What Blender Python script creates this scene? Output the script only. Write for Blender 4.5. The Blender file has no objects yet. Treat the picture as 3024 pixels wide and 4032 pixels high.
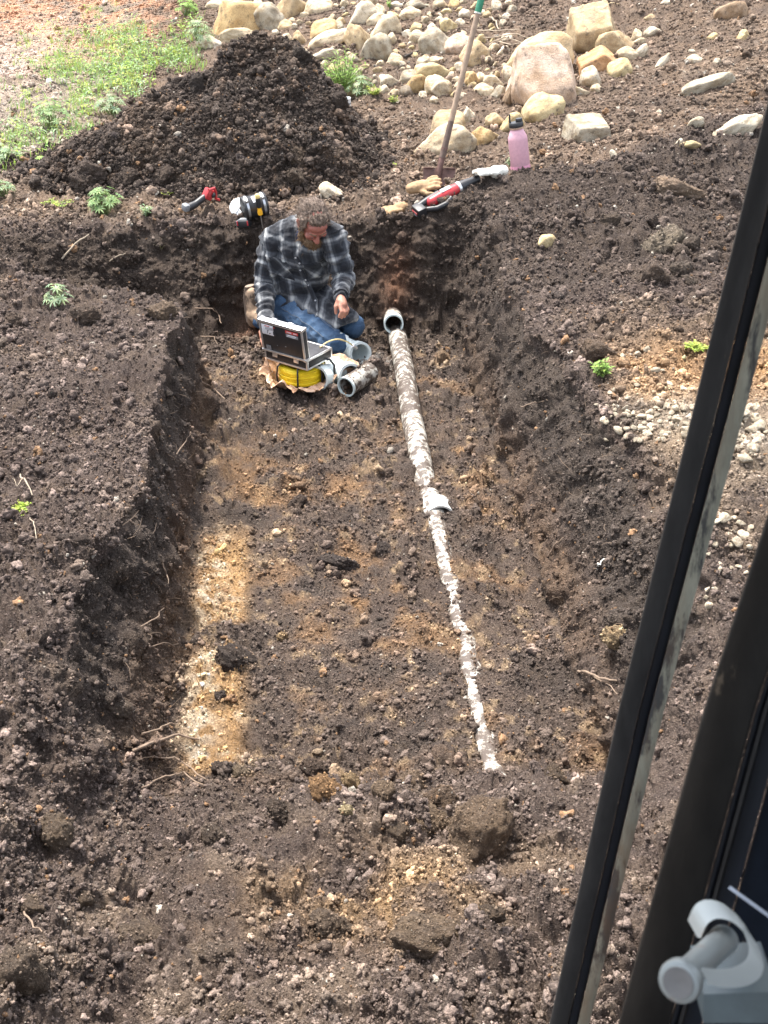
import bpy, bmesh, math, random
import numpy as np
from mathutils import Vector, Matrix

# ------------------------------------------------------------------ camera, sky, sun
SC = bpy.context.scene
FPX, CX, CY, PITCH, EYE = 4600.0, 1512.0, 2016.0, math.radians(31.0), 2.8
cam_d = bpy.data.cameras.new('camera')
cam = bpy.data.objects.new('camera', cam_d)
SC.collection.objects.link(cam)
cam.location = (0, 0, EYE)
cam.rotation_euler = (math.radians(90) - PITCH, 0, 0)
cam_d.sensor_fit = 'VERTICAL'
cam_d.sensor_height = 24.0
cam_d.lens = 24.0 * FPX / 4032.0
cam_d.clip_start = 0.02
cam_d.clip_end = 400
cam_d.dof.use_dof = True
cam_d.dof.focus_distance = 6.0
cam_d.dof.aperture_fstop = 15.0
SC.camera = cam

SUN_EL, SUN_AZ = math.radians(69), math.radians(-42)      # azimuth from +Y, negative = to the left
world = bpy.data.worlds.new('World')
SC.world = world
world.use_nodes = True
wn = world.node_tree
sky = wn.nodes.new('ShaderNodeTexSky')
sky.sky_type = 'NISHITA'
sky.sun_disc = False
sky.sun_elevation = SUN_EL
sky.sun_rotation = SUN_AZ
sky.dust_density = 3.0
sky.air_density = 1.0
bg = wn.nodes['Background']
bg.inputs['Strength'].default_value = 0.15
hz = wn.nodes.new('ShaderNodeHueSaturation')              # thin high cloud: the sky is whiter than clear blue
hz.inputs['Saturation'].default_value = 0.45
wn.links.new(sky.outputs[0], hz.inputs['Color'])
wn.links.new(hz.outputs[0], bg.inputs[0])
sun_d = bpy.data.lights.new('sun', 'SUN')
sun_d.energy = 2.2
sun_d.angle = math.radians(7)
sun_d.color = (1.0, 0.94, 0.865)
sun = bpy.data.objects.new('sun', sun_d)
SC.collection.objects.link(sun)
to_sun = Vector((math.sin(SUN_AZ) * math.cos(SUN_EL), math.cos(SUN_AZ) * math.cos(SUN_EL), math.sin(SUN_EL)))
sun.rotation_euler = to_sun.to_track_quat('Z', 'Y').to_euler()
sun.location = to_sun * 30
SC.view_settings.view_transform = 'Standard'
SC.view_settings.look = 'None'
SC.view_settings.gamma = 1.0
SC.view_settings.use_curve_mapping = False
SC.view_settings.exposure = 1.95
SC.render.engine = 'CYCLES'
SC.cycles.max_bounces = 6

rng = np.random.default_rng(11)
rnd = random.Random(5)

# ------------------------------------------------------------------ rays and frames
def ray(px, py):
    x, y = (px - CX) / FPX, -(py - CY) / FPX
    return np.array([x, math.cos(PITCH) + y * math.sin(PITCH), -math.sin(PITCH) + y * math.cos(PITCH)])
def J(px, py, y):                       # the point seen at a pixel, y metres ahead of the eye
    d = ray(px, py)
    return np.array([0, 0, EYE]) + d * (y / d[1])
def onz(px, py, z):
    d = ray(px, py)
    return np.array([0, 0, EYE]) + d * ((z - EYE) / d[2])
def project(P):
    x, y, z = P[..., 0], P[..., 1], P[..., 2] - EYE
    dep = y * math.cos(PITCH) - z * math.sin(PITCH)
    up = y * math.sin(PITCH) + z * math.cos(PITCH)
    dd = np.where(np.abs(dep) < 1e-6, 1e-6, dep)
    return CX + FPX * x / dd, CY - FPX * up / dd, dep
AX = math.atan2(433, 5367)              # the trench runs a little to the left of straight ahead
CA, SA = math.cos(AX), math.sin(AX)
def st2xy(s, t): return -SA * s + CA * t, CA * s + SA * t
def xy2st(x, y): return -SA * x + CA * y, CA * x + SA * y

# ------------------------------------------------------------------ noise
def _hash(ix, iy, iz, seed):
    h = (ix.astype(np.uint32) * np.uint32(374761393) + iy.astype(np.uint32) * np.uint32(668265263)
         + iz.astype(np.uint32) * np.uint32(2246822519) + np.uint32((seed * 3266489917) & 0xffffffff))
    h = (h ^ (h >> np.uint32(13))) * np.uint32(1274126177)
    h = (h ^ (h >> np.uint32(16))) * np.uint32(2246822519)
    return ((h ^ (h >> np.uint32(15))) & np.uint32(0xffffff)).astype(np.float32) / np.float32(0xffffff)
ROT = np.array(Matrix.Rotation(.7, 3, 'X') @ Matrix.Rotation(.9, 3, 'Z') @ Matrix.Rotation(.5, 3, 'Y'), np.float32)
def vnoise(P, seed=0):                  # -1..1
    P = P.astype(np.float32) @ ROT
    I = np.floor(P).astype(np.int64); f = P - I
    f = f * f * f * (f * (f * 6 - 15) + 10)
    r = 0
    for a in (0, 1):
        wa = f[:, 0] if a else 1 - f[:, 0]
        for b in (0, 1):
            wb = f[:, 1] if b else 1 - f[:, 1]
            for c in (0, 1):
                wc = f[:, 2] if c else 1 - f[:, 2]
                r = r + wa * wb * wc * _hash(I[:, 0] + a, I[:, 1] + b, I[:, 2] + c, seed)
    return r * 2 - 1
def fbm(P, oct=4, seed=0, gain=.5):
    r, a, n = 0, 1.0, 0; P = P.astype(np.float32)
    for o in range(oct):
        r = r + a * vnoise(P * (2.03 ** o) + 17.3 * o, seed + o); P = P @ ROT.T; n += a; a *= gain
    return r / n
def worley(P, seed=0):                  # distance to the nearest cell point and that cell's random value
    P = P.astype(np.float32)
    I = np.floor(P - .5).astype(np.int64)
    best = np.full(len(P), 9, np.float32); cid = np.zeros(len(P), np.float32)
    for a in (0, 1):
        for b in (0, 1):
            for c in (0, 1):
                x, y, z = I[:, 0] + a, I[:, 1] + b, I[:, 2] + c
                d = ((x + .2 + .6 * _hash(x, y, z, seed) - P[:, 0]) ** 2
                     + (y + .2 + .6 * _hash(x, y, z, seed + 51) - P[:, 1]) ** 2
                     + (z + .2 + .6 * _hash(x, y, z, seed + 97) - P[:, 2]) ** 2)
                m = d < best
                best = np.where(m, d, best); cid = np.where(m, _hash(x, y, z, seed + 7), cid)
    return np.sqrt(best), cid
def ss(a, b, x):
    t = np.clip((x - a) / (b - a), 0, 1)
    return t * t * (3 - 2 * t)

# ------------------------------------------------------------------ mesh helpers
def link(o, parent=None):
    SC.collection.objects.link(o)
    if parent is not None: o.parent = parent
    return o
def tag(o, label=None, cat=None, group=None, kind=None):
    if label: o['label'] = label
    if cat: o['category'] = cat
    if group: o['group'] = group
    if kind: o['kind'] = kind
    return o
def raw_mesh(name, V, F, smooth=True):
    me = bpy.data.meshes.new(name)
    if isinstance(F, np.ndarray):
        V = np.asarray(V, np.float32); n = F.shape[1]
        me.vertices.add(len(V)); me.vertices.foreach_set('co', V.ravel())
        me.loops.add(F.size); me.loops.foreach_set('vertex_index', F.ravel().astype(np.int32))
        me.polygons.add(len(F)); me.polygons.foreach_set('loop_start', np.arange(0, F.size, n, dtype=np.int32))
        me.update(calc_edges=True)
    else:
        me.from_pydata([tuple(v) for v in V], [], F); me.update()
    me.polygons.foreach_set('use_smooth', np.full(len(me.polygons), smooth, bool))
    return me
def obj(name, me, mat, parent=None):
    o = bpy.data.objects.new(name, me)
    if mat is not None and not me.materials: me.materials.append(mat)
    return link(o, parent)
def empty(name, M, **kw):
    o = bpy.data.objects.new(name, None); link(o)
    o.empty_display_size = .05
    o.matrix_world = M if isinstance(M, Matrix) else Matrix.Translation(Vector(M))
    return tag(o, **kw)
def frame(o, x, up=(0, 0, 1)):          # matrix with its X axis along x and Z as close to up as it goes
    x = Vector(x).normalized(); up = Vector(up)
    y = up.cross(x).normalized(); z = x.cross(y)
    M = Matrix((x, y, z)).transposed().to_4x4(); M.translation = Vector(o)
    return M
def set_col(me, col, name='col'):
    a = me.attributes.new(name, 'FLOAT_COLOR', 'POINT')
    c = np.ones((len(col), 4), np.float32); c[:, :3] = col
    a.data.foreach_set('color', c.ravel())

class MB:                               # collects shapes into ONE mesh
    def __init__(s): s.V, s.F = [], []
    def add(s, V, F):
        b = len(s.V); s.V += [tuple(v) for v in V]; s.F += [tuple(i + b for i in f) for f in F]; return s
    def tube(s, pts, rad, n=8, cap=True, flat=1.0, up=(0, 0, 1)):
        pts = [Vector(p) for p in pts]
        if not hasattr(rad, '__len__'): rad = [rad] * len(pts)
        V, F = [], []; prev = None
        for i, p in enumerate(pts):
            d = (pts[min(i + 1, len(pts) - 1)] - pts[max(i - 1, 0)])
            d = d.normalized() if d.length > 1e-9 else Vector((0, 0, 1))
            if prev is None:
                a = Vector(up)
                if abs(a.dot(d)) > .95: a = Vector((1, 0, 0))
                u = (a - d * a.dot(d)).normalized()
            else: u = (prev - d * prev.dot(d)).normalized()
            prev = u; w = d.cross(u)
            for k in range(n):
                an = 2 * math.pi * k / n
                V.append(p + u * math.cos(an) * rad[i] * flat + w * math.sin(an) * rad[i])
        for i in range(len(pts) - 1):
            for k in range(n):
                F.append((i * n + k, i * n + (k + 1) % n, (i + 1) * n + (k + 1) % n, (i + 1) * n + k))
        if cap: F.append(tuple(range(n))[::-1]); F.append(tuple((len(pts) - 1) * n + k for k in range(n)))
        return s.add(V, F)
    def pipe(s, pts, ro, ri, n=24):     # hollow tube with wall thickness
        b = len(s.V); m = len(pts)
        s.tube(pts, ro, n, cap=False); s.tube(pts, ri, n, cap=False)
        k2 = b + m * n
        for e in (0, (m - 1) * n):
            for k in range(n):
                q = (b + e + k, b + e + (k + 1) % n, k2 + e + (k + 1) % n, k2 + e + k)
                s.F.append(q if e else q[::-1])
        return s
    def lathe(s, prof, n=24, ax=(0, 0, 1), o=(0, 0, 0)):
        ax = Vector(ax).normalized(); o = Vector(o)
        u = ax.orthogonal().normalized(); w = ax.cross(u); V, F = [], []
        for r, z in prof:
            for k in range(n):
                a = 2 * math.pi * k / n
                V.append(o + ax * z + (u * math.cos(a) + w * math.sin(a)) * r)
        for i in range(len(prof) - 1):
            for k in range(n): F.append((i * n + k, i * n + (k + 1) % n, (i + 1) * n + (k + 1) % n, (i + 1) * n + k))
        if prof[0][0] > 1e-5: F.append(tuple(range(n))[::-1])
        if prof[-1][0] > 1e-5: F.append(tuple((len(prof) - 1) * n + k for k in range(n)))
        return s.add(V, F)
    def box(s, c, d, M=None, bev=0.0):
        bm = bmesh.new(); bmesh.ops.create_cube(bm, size=1)
        bmesh.ops.scale(bm, vec=d, verts=bm.verts)
        if bev: bmesh.ops.bevel(bm, geom=bm.edges[:], offset=bev, segments=2, affect='EDGES', profile=.5)
        if M is not None: bmesh.ops.transform(bm, matrix=M.to_3x3().to_4x4(), verts=bm.verts)
        bmesh.ops.translate(bm, vec=c, verts=bm.verts)
        bm.verts.index_update()
        s.add([v.co.copy() for v in bm.verts], [tuple(v.index for v in f.verts) for f in bm.faces]); bm.free(); return s
    def prism(s, poly, h, M=None):      # outline in XZ, thickness h along Y
        n = len(poly)
        V = [Vector((x, -h / 2, z)) for x, z in poly] + [Vector((x, h / 2, z)) for x, z in poly]
        if M is not None: V = [M @ v for v in V]
        return s.add(V, [tuple(range(n)), tuple(range(n, 2 * n))[::-1]] + [((i + 1) % n, i, n + i, n + (i + 1) % n) for i in range(n)])
    def capsule(s, a, b, ra, rb, n=14, m=4):
        a, b = Vector(a), Vector(b); d = b - a; L = max(d.length, 1e-5); prof = []
        for i in range(m + 1):
            t = math.pi / 2 * (1 - i / m); prof.append((max(ra * math.cos(t), 1e-6), -ra * math.sin(t)))
        for i in range(m + 1):
            t = math.pi / 2 * i / m; prof.append((max(rb * math.cos(t), 1e-6), L + rb * math.sin(t)))
        return s.lathe(prof, n, d / L if d.length > 1e-5 else (0, 0, 1), a)
    def ell(s, c, r, R=None, n=16, m=10):
        V, F = [], []
        for i in range(m + 1):
            t = math.pi * i / m
            for k in range(n):
                a = 2 * math.pi * k / n
                v = Vector((r[0] * max(math.sin(t), 1e-4) * math.cos(a), r[1] * max(math.sin(t), 1e-4) * math.sin(a), -r[2] * math.cos(t)))
                V.append((R @ v if R is not None else v) + Vector(c))
        for i in range(m):
            for k in range(n): F.append((i * n + k, i * n + (k + 1) % n, (i + 1) * n + (k + 1) % n, (i + 1) * n + k))
        F.append(tuple(range(n))[::-1]); F.append(tuple(m * n + k for k in range(n)))
        return s.add(V, F)
    def mesh(s, name, smooth=True): 
        me = raw_mesh(name, s.V, s.F, smooth)
        if smooth:
            try: me.set_sharp_from_angle(angle=math.radians(42))
            except Exception: pass
        return me
    def build(s, name, mat, parent=None, smooth=True): return obj(name, s.mesh(name, smooth), mat, parent)
    def fuse(s, name, voxel=.006, iters=3):     # one continuous skin round all the collected volumes
        me = raw_mesh('tmp', s.V, s.F)
        o = bpy.data.objects.new('tmp', me); SC.collection.objects.link(o)
        md = o.modifiers.new('r', 'REMESH'); md.mode = 'VOXEL'; md.voxel_size = voxel
        if iters:
            sm = o.modifiers.new('s', 'SMOOTH'); sm.factor = .5; sm.iterations = iters
        dg = bpy.context.evaluated_depsgraph_get(); dg.update()
        out = bpy.data.meshes.new_from_object(o.evaluated_get(dg)); out.name = name
        bpy.data.objects.remove(o); bpy.data.meshes.remove(me)
        out.polygons.foreach_set('use_smooth', np.ones(len(out.polygons), bool))
        return out
def mverts(me):
    a = np.empty(len(me.vertices) * 3, np.float32); me.vertices.foreach_get('co', a); return a.reshape(-1, 3)
def mnorms(me):
    a = np.empty(len(me.vertices) * 3, np.float32); me.vertex_normals.foreach_get('vector', a); return a.reshape(-1, 3)
def set_verts(me, V): me.vertices.foreach_set('co', np.asarray(V, np.float32).ravel()); me.update()

# ------------------------------------------------------------------ materials
def mat_new(name, rough=.6, col=(.5, .5, .5), metal=0.0, spec=.5):
    m = bpy.data.materials.new(name); m.use_nodes = True
    b = m.node_tree.nodes['Principled BSDF']
    b.inputs['Base Color'].default_value = (*col, 1); b.inputs['Roughness'].default_value = rough
    b.inputs['Metallic'].default_value = metal; b.inputs['Specular IOR Level'].default_value = spec
    return m, m.node_tree, b
class NT:
    def __init__(s, nt): s.nt = nt
    def n(s, t, **kw):
        x = s.nt.nodes.new(t)
        for k, v in kw.items():
            if k.startswith('_'): setattr(x, k[1:], v)
            else: x.inputs[k.replace('__', ' ')].default_value = v
        return x
    def l(s, a, b): s.nt.links.new(a, b)
    def noise(s, vec, scale, detail=4, rough=.55):
        x = s.n('ShaderNodeTexNoise', Scale=scale, Detail=detail, Roughness=rough); s.l(vec, x.inputs['Vector']); return x.outputs['Fac']
    def ramp(s, fac, stops, interp='LINEAR'):
        x = s.n('ShaderNodeValToRGB'); x.color_ramp.interpolation = interp
        e = x.color_ramp.elements
        while len(e) < len(stops): e.new(.5)
        for i, (p, c) in enumerate(stops):
            e[i].position = p; e[i].color = (*c, 1) if hasattr(c, '__len__') else (c, c, c, 1)
        s.l(fac, x.inputs[0]); return x.outputs[0]
    def mix(s, a, b, fac, mode='MIX'):
        x = s.nt.nodes.new('ShaderNodeMix'); x.data_type = 'RGBA'; x.blend_type = mode
        for v, i in ((fac, 0), (a, 6), (b, 7)):
            if hasattr(v, 'is_linked') or hasattr(v, 'links'): s.l(v, x.inputs[i])
            elif i == 0: x.inputs[0].default_value = v
            else: x.inputs[i].default_value = (*v, 1) if hasattr(v, '__len__') else (v, v, v, 1)
        return x.outputs[2]
    def math(s, op, a, b=None):
        x = s.nt.nodes.new('ShaderNodeMath'); x.operation = op
        for i, v in enumerate((a, b)):
            if v is None: continue
            if hasattr(v, 'links'): s.l(v, x.inputs[i])
            else: x.inputs[i].default_value = v
        return x.outputs[0]
    def bump(s, h, b, strength=.5, dist=.01):
        x = s.n('ShaderNodeBump', Strength=strength, Distance=dist)
        s.l(h, x.inputs['Height']); s.l(x.outputs[0], b.inputs['Normal']); return x
def soil_mat(name, source):
    m, nt, b = mat_new(name, .93, spec=.25); q = NT(nt)
    tc = q.n('ShaderNodeTexCoord').outputs['Object']
    if source == 'attr': base = q.n('ShaderNodeAttribute', _attribute_name='col').outputs['Color']
    elif source == 'inst':
        a = q.n('ShaderNodeAttribute', _attribute_name='tint', _attribute_type='INSTANCER'); base = a.outputs['Color']
    else: base = q.n('ShaderNodeObjectInfo').outputs['Color']
    if source == 'inst':
        n1 = q.noise(tc, 2.6, 4, .65); n3 = q.noise(tc, 7, 3, .6); n2 = q.noise(tc, 1.0, 2)
    elif source == 'obj':
        n1 = q.noise(tc, 11, 6, .72); n2 = q.noise(tc, 1.6, 3); n3 = q.noise(tc, 20, 3, .6)
    else:
        n1 = q.noise(tc, 120, 6, .7); n2 = q.noise(tc, 11, 3); n3 = q.noise(tc, 210, 3, .6)
    c = q.mix(base, q.ramp(n1, [(.30, .5), (.5, 1.0), (.70, 1.75)]), 1.0, 'MULTIPLY')
    if source != 'inst':
        c = q.mix(c, q.ramp(n2, [(.3, (.75, .74, .76)), (.7, (1.2, 1.16, 1.08))]), 1.0, 'MULTIPLY')
    c = q.mix(c, (.40, .33, .26), q.ramp(n3, [(.60, 0.0), (.68, .6)]))     # pale mineral grains
    q.l(c, b.inputs['Base Color'])
    h = q.math('ADD', q.math('MULTIPLY', n1, 1.0), q.math('MULTIPLY', n3, .5))
    if source != 'inst': q.bump(h, b, 1.0, .022)
    else: q.bump(h, b, .5, .35)
    return m
M_SOIL = soil_mat('soil', 'attr'); M_CLOD = soil_mat('clod_soil', 'obj'); M_CRUMB = soil_mat('crumb_soil', 'inst')
def rock_mat():
    m, nt, b = mat_new('field_stone', .85, spec=.3); q = NT(nt)
    tc = q.n('ShaderNodeTexCoord').outputs['Object']; oi = q.n('ShaderNodeObjectInfo')
    off = q.n('ShaderNodeVectorMath', _operation='ADD'); q.l(tc, off.inputs[0])
    cm = q.n('ShaderNodeCombineXYZ'); sc = q.math('MULTIPLY', oi.outputs['Random'], 40.0)
    q.l(sc, cm.inputs[0]); q.l(sc, cm.inputs[1]); q.l(cm.outputs[0], off.inputs[1]); p = off.outputs[0]
    n1 = q.noise(p, 2.0, 6, .6); n2 = q.noise(p, 3.1, 9, .72); n3 = q.noise(p, 30, 4, .6)
    c = q.mix(oi.outputs['Color'], q.ramp(n1, [(.35, (.68, .58, .46)), (.6, (1.1, 1.06, 1.0))]), 1.0, 'MULTIPLY')
    c = q.mix(c, (.09, .075, .06), q.ramp(n2, [(.555, 0.0), (.64, .7)]))          # dark lichen and dirt spots
    c = q.mix(c, (.19, .14, .10), q.ramp(q.noise(p, 1.3, 8, .7), [(.52, 0.0), (.66, .6)]))
    c = q.mix(c, q.ramp(n3, [(.3, .75), (.7, 1.2)]), 1.0, 'MULTIPLY')
    q.l(c, b.inputs['Base Color'])
    q.bump(q.math('ADD', n2, q.math('MULTIPLY', n3, .4)), b, .5, .03)
    return m
M_ROCK = rock_mat()
def simple(name, col, rough=.6, metal=0.0, var=.25, scale=40, bump=.0, spec=.5, dirt=0.0, dirtcol=(.07, .05, .035), dscale=14):
    m, nt, b = mat_new(name, rough, col, metal, spec); q = NT(nt)
    tc = q.n('ShaderNodeTexCoord').outputs['Object']
    n = q.noise(tc, scale, 5, .6)
    c = q.mix(col, q.ramp(n, [(.3, 1 - var), (.7, 1 + var)]), 1.0, 'MULTIPLY')
    if dirt:
        n2 = q.noise(tc, dscale, 6, .65)
        c = q.mix(c, dirtcol, q.ramp(n2, [(.62 - dirt * .3, 0.0), (.7 - dirt * .3, .9)]))
    q.l(c, b.inputs['Base Color'])
    if bump: q.bump(n, b, bump, .01)
    return m
M_PVC = simple('pale_pvc', (.62, .68, .66), .35, var=.06, scale=9, dirt=.14, dscale=22)
M_PVCIN = simple('pvc_plain', (.58, .66, .64), .4, var=.05)
def soiled():
    m, nt, b = mat_new('soiled_pvc', .6); q = NT(nt); tc = q.n('ShaderNodeTexCoord').outputs['Object']
    big = q.noise(tc, 4.5, 3); fine = q.noise(tc, 42, 9, .72); mid = q.noise(tc, 16, 5, .6)
    f = q.math('ADD', q.math('MULTIPLY', fine, .62), q.math('ADD', q.math('MULTIPLY', mid, .38), q.math('MULTIPLY', q.math('SUBTRACT', big, .5), .22)))
    c = q.mix(q.mix((.44, .42, .37), (.30, .26, .21), q.ramp(mid, [(.4, 0.0), (.65, 1.0)])), (.075, .055, .042), q.ramp(f, [(.452, 0.0), (.515, 1.0)]))
    q.l(c, b.inputs['Base Color']); q.bump(f, b, .6, .012); return m
M_DIRTYPVC = soiled()
M_BLACK = simple('black_plastic', (.018, .018, .02), .45, var=.2)
M_RUBBER = simple('black_rubber', (.02, .02, .022), .4, var=.15)
M_ALU = simple('aluminium', (.72, .72, .72), .35, metal=.85, var=.06)
M_STEEL = simple('steel', (.55, .55, .55), .3, metal=1.0, var=.08)
M_WHITE = simple('white_plastic', (.75, .78, .78), .4, var=.05)
M_YEL = simple('yellow_cable', (.88, .66, .02), .45, var=.1)
M_RED = simple('red_plastic', (.42, .03, .035), .4, var=.15, dirt=.1)
M_LIME = simple('orange_plastic', (.85, .42, .02), .4)
M_BAG = simple('tan_wrap', (.52, .33, .21), .38, var=.18, scale=18, spec=.6)
M_WOOD = simple('weathered_wood', (.33, .24, .17), .8, var=.25, scale=30, bump=.2)
M_DARKWOOD = simple('dark_socket', (.13, .09, .07), .7, var=.3)
M_GREEN = simple('green_paint', (.03, .2, .11), .5)
M_RUST = simple('rusty_steel', (.15, .085, .07), .65, metal=.3, var=.35, scale=25, dirt=.25, dirtcol=(.05, .04, .035))
M_PINK = simple('pink_enamel', (.56, .31, .36), .5, var=.08, scale=60)
M_GLOVE = simple('tan_leather', (.33, .215, .115), .85, var=.3, bump=.3)
M_LEATHER = simple('tan_suede', (.34, .24, .16), .85, var=.3, bump=.3, dirt=.25)
M_ROOT = simple('pale_root', (.21, .15, .105), .85, var=.3, scale=60)
M_DRY = simple('dry_twig', (.31, .25, .18), .85, var=.25)
M_RAG = simple('white_rag', (.7, .68, .6), .85, var=.12, bump=.2, dirt=.15)
# ------------------------------------------------------------------ the ground as one sheet
TL0, TL1, TR0, TR1 = -0.46, -0.66, 0.985, 1.21
def n2(x, y, f, seed): return vnoise(np.stack([x * f, y * f, x * 0 + .5], -1).reshape(-1, 3), seed).reshape(x.shape)
def hill(s, t):
    v = .12 * (s - 8.8) + .19 * (t - .9)
    return .6 + np.log1p(np.exp(np.clip(v * 9, -30, 30))) / 9 - .02
def pile_profile(s, t):
    dt, ds = t + .06, s - 8.78
    dt = np.where(dt > .12, dt - .12, np.where(dt < -.08, dt + .08, 0))
    q = np.sqrt((dt / np.where(dt < 0, 1.58, .62)) ** 2 + (ds / np.where(ds < 0, 1.0, 1.15)) ** 2 + .004)
    q = q * (1 + .10 * n2(s, t, 1.7, 71) + .05 * n2(s, t, 4.5, 72))
    h = .80 * np.clip(1 - q, 0, 1) ** .97
    return h * (1 + .05 * n2(s, t, 3, 73)) + .12 * ss(1.25, .7, q) * (.5 + .5 * n2(s, t, 5, 75))
def base_h(s, t):
    w1, w2 = n2(s, t * 0, 1.9, 31), n2(s, t * 0, 5.2, 32)
    bankL = .585 + .03 * n2(s, t, .9, 33) + .02 * n2(s, t, 2.3, 36)
    bankR = .67 + .06 * ss(1.25, 2.4, t) + .025 * n2(s, t, 1.3, 34)
    bank = np.where(t < .2, bankL, bankR)
    # spoil ridge along the far right edge of the hole, and the rocky slope behind it
    sr = np.interp(t, [.9, 1.5, 2.0, 2.6, 3.4, 5], [7.35, 7.4, 7.45, 8.0, 8.5, 9.4])
    zr = np.interp(t, [.55, 1.0, 1.5, 2.0, 2.6, 3.4, 5], [.60, .73, .82, .85, .88, .93, 1.0])
    hl = hill(s, t)
    front = bank + (zr - bank) * ss(sr - 1.4, sr, s)
    back = zr + (hl - zr) * ss(sr + .02, sr + .45, s)
    right = np.where(s < sr, front, back)
    left = bankL + (hl - bankL) * ss(7.3, 8.2, s)
    bank = left + (right - left) * ss(.35, .75, t)
    # the trench
    w3 = n2(s, t * 0, 11, 39)
    tl1 = TL1 + .10 * w1 + .05 * w2 + .025 * w3 - .26 * ss(3.75, 2.9, s)
    tl0 = TL0 + .03 * w2 + .015 * w3 - .02
    tr1 = TR1 + .09 * n2(s, t * 0, 1.6, 35) + .05 * n2(s, t * 0, 4.4, 38)  + .08 * ss(5.2, 4.2, s)
    ml = np.clip((t - tl1) / (tl0 - tl1), 0, 1); mr = np.clip((tr1 - t) / (tr1 - TR0), 0, 1)
    ms = np.interp(s, [.6, 1.3, 1.8, 2.3, 2.62, 2.9, 3.1], [.05, .16, .26, .50, .80, .96, 1])
    far0 = np.interp(t, [.25, .6], [6.99, 6.82]); far1 = np.interp(t, [-.9, -.4, .3, .6, 1.0], [7.36, 7.22, 7.20, 7.16, 7.12]) + .07 * n2(t, s * 0, 3, 37) + .04 * n2(t, s * 0, 9, 45)
    mf = np.clip((far1 - s) / (far1 - far0), 0, 1)
    ml = .6 * ml + .4 * ml * ml * (3 - 2 * ml); mr = np.where(mr < .72, mr * (.62 / .72), .62 + (mr - .72) * (.38 / .28))
    M = np.minimum(ml, mr)
    M = M * np.minimum(ms, mf)
    # the shallower digging to the left of the kneeling man
    near1 = np.interp(t, [-1.8, -1.3, -1.0, -.6], [6.62, 6.12, 6.10, 5.92])
    m2 = ss(near1, near1 + .28, s) * np.clip((far1 - s) / .42, 0, 1) * ss(-1.95, -.75, t) * (t < .3)
    M = np.maximum(M, np.minimum(m2, 1) * ss(.3, -.4, t))
    h = bank * (1 - M)
    h = h + ss(3.0, 2.6, s) * (.045 * n2(s, t, 2.6, 46) + .04 * n2(s, t, 5.5, 47))
    # loosened soil: near heap, clod belt, strip thrown against the pipe
    h = h + .10 * np.exp(-((s - 2.55) / .22) ** 2) * np.exp(-((t - .45) / .55) ** 2) * M
    h = h + .045 * np.exp(-((t - .76) / .07) ** 2) * ss(4.9, 4.6, s) * ss(2.7, 3.0, s) * (.6 + .6 * n2(s, t, 4, 41)) * M
    h = h + .03 * np.exp(-((t - .42) / .05) ** 2) * ss(5.0, 4.7, s) * ss(2.7, 3.0, s) * (.6 + .8 * n2(s, t, 5, 48)) * M
    h = h + .03 * np.exp(-((t - .47) / .06) ** 2) * ss(4.9, 4.4, s) * M * n2(s, t, 6, 42)
    h = h - .05 * np.exp(-((t - .62) / .08) ** 2) * ss(4.9, 5.3, s) * M
    h = h + M * (.018 * n2(s, t, 2.2, 43) + .012 * n2(s, t, 5.5, 44))
    strip = np.exp(-((t - .600) / .0135) ** 4) * ss(2.74, 2.80, s) * ss(4.9, 4.75, s) * ss(-.5, -.1, n2(s, t * 0, 5.5, 49))
    h = h - .034 * strip
    h = h - .13 * np.exp(-(((s - 3.72) / .16) ** 2 + ((t - 1.33) / .10) ** 2))       # bucket bite in the right bank
    return h, M
def build_axis(a, b, n, dens):
    x = np.linspace(a, b, 6000); c = np.cumsum(dens(x)); c = (c - c[0]) / (c[-1] - c[0])
    return np.interp(np.linspace(0, 1, n), c, x)
S = build_axis(1.3, 19.5, 930, lambda s: (1 / s ** 1.55) * (1 + 6 * np.exp(-((s - 7.1) / .16) ** 2) + .8 * np.exp(-((s - 6.1) / .3) ** 2)))
S = np.concatenate([[-40, -12, -4, -1, 0, .5, .8, 1.0, 1.15], S, [20, 21, 23, 26, 34, 48, 70, 110]])
lo = np.linspace(0, 1, 225)[1:]; outer = np.array([1.06, 1.2, 1.6, 2.6, 6, 16, 40])
tw = np.linspace(0, 1, 84)
inner = np.concatenate([-.76 + .30 * tw, np.linspace(TL0, TR0 - .01, 300)[1:-1], TR0 - .01 + .31 * np.linspace(0, 1, 110)])
def row_t(s):
    wl = max(.55 + .2 * (max(s, 1.3) - 1.7), .3); wr = max(.3 + .375 * (max(s, 1.3) - 1.6), .3)
    wl, wr = min(wl, 4), min(wr, 6)
    return np.concatenate([-.76 - wl * np.concatenate([lo, outer])[::-1], inner, inner[-1] + wr * np.concatenate([lo, outer])])
T = np.array([row_t(s) for s in S]); SS = np.repeat(S[:, None], T.shape[1], 1)
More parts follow.
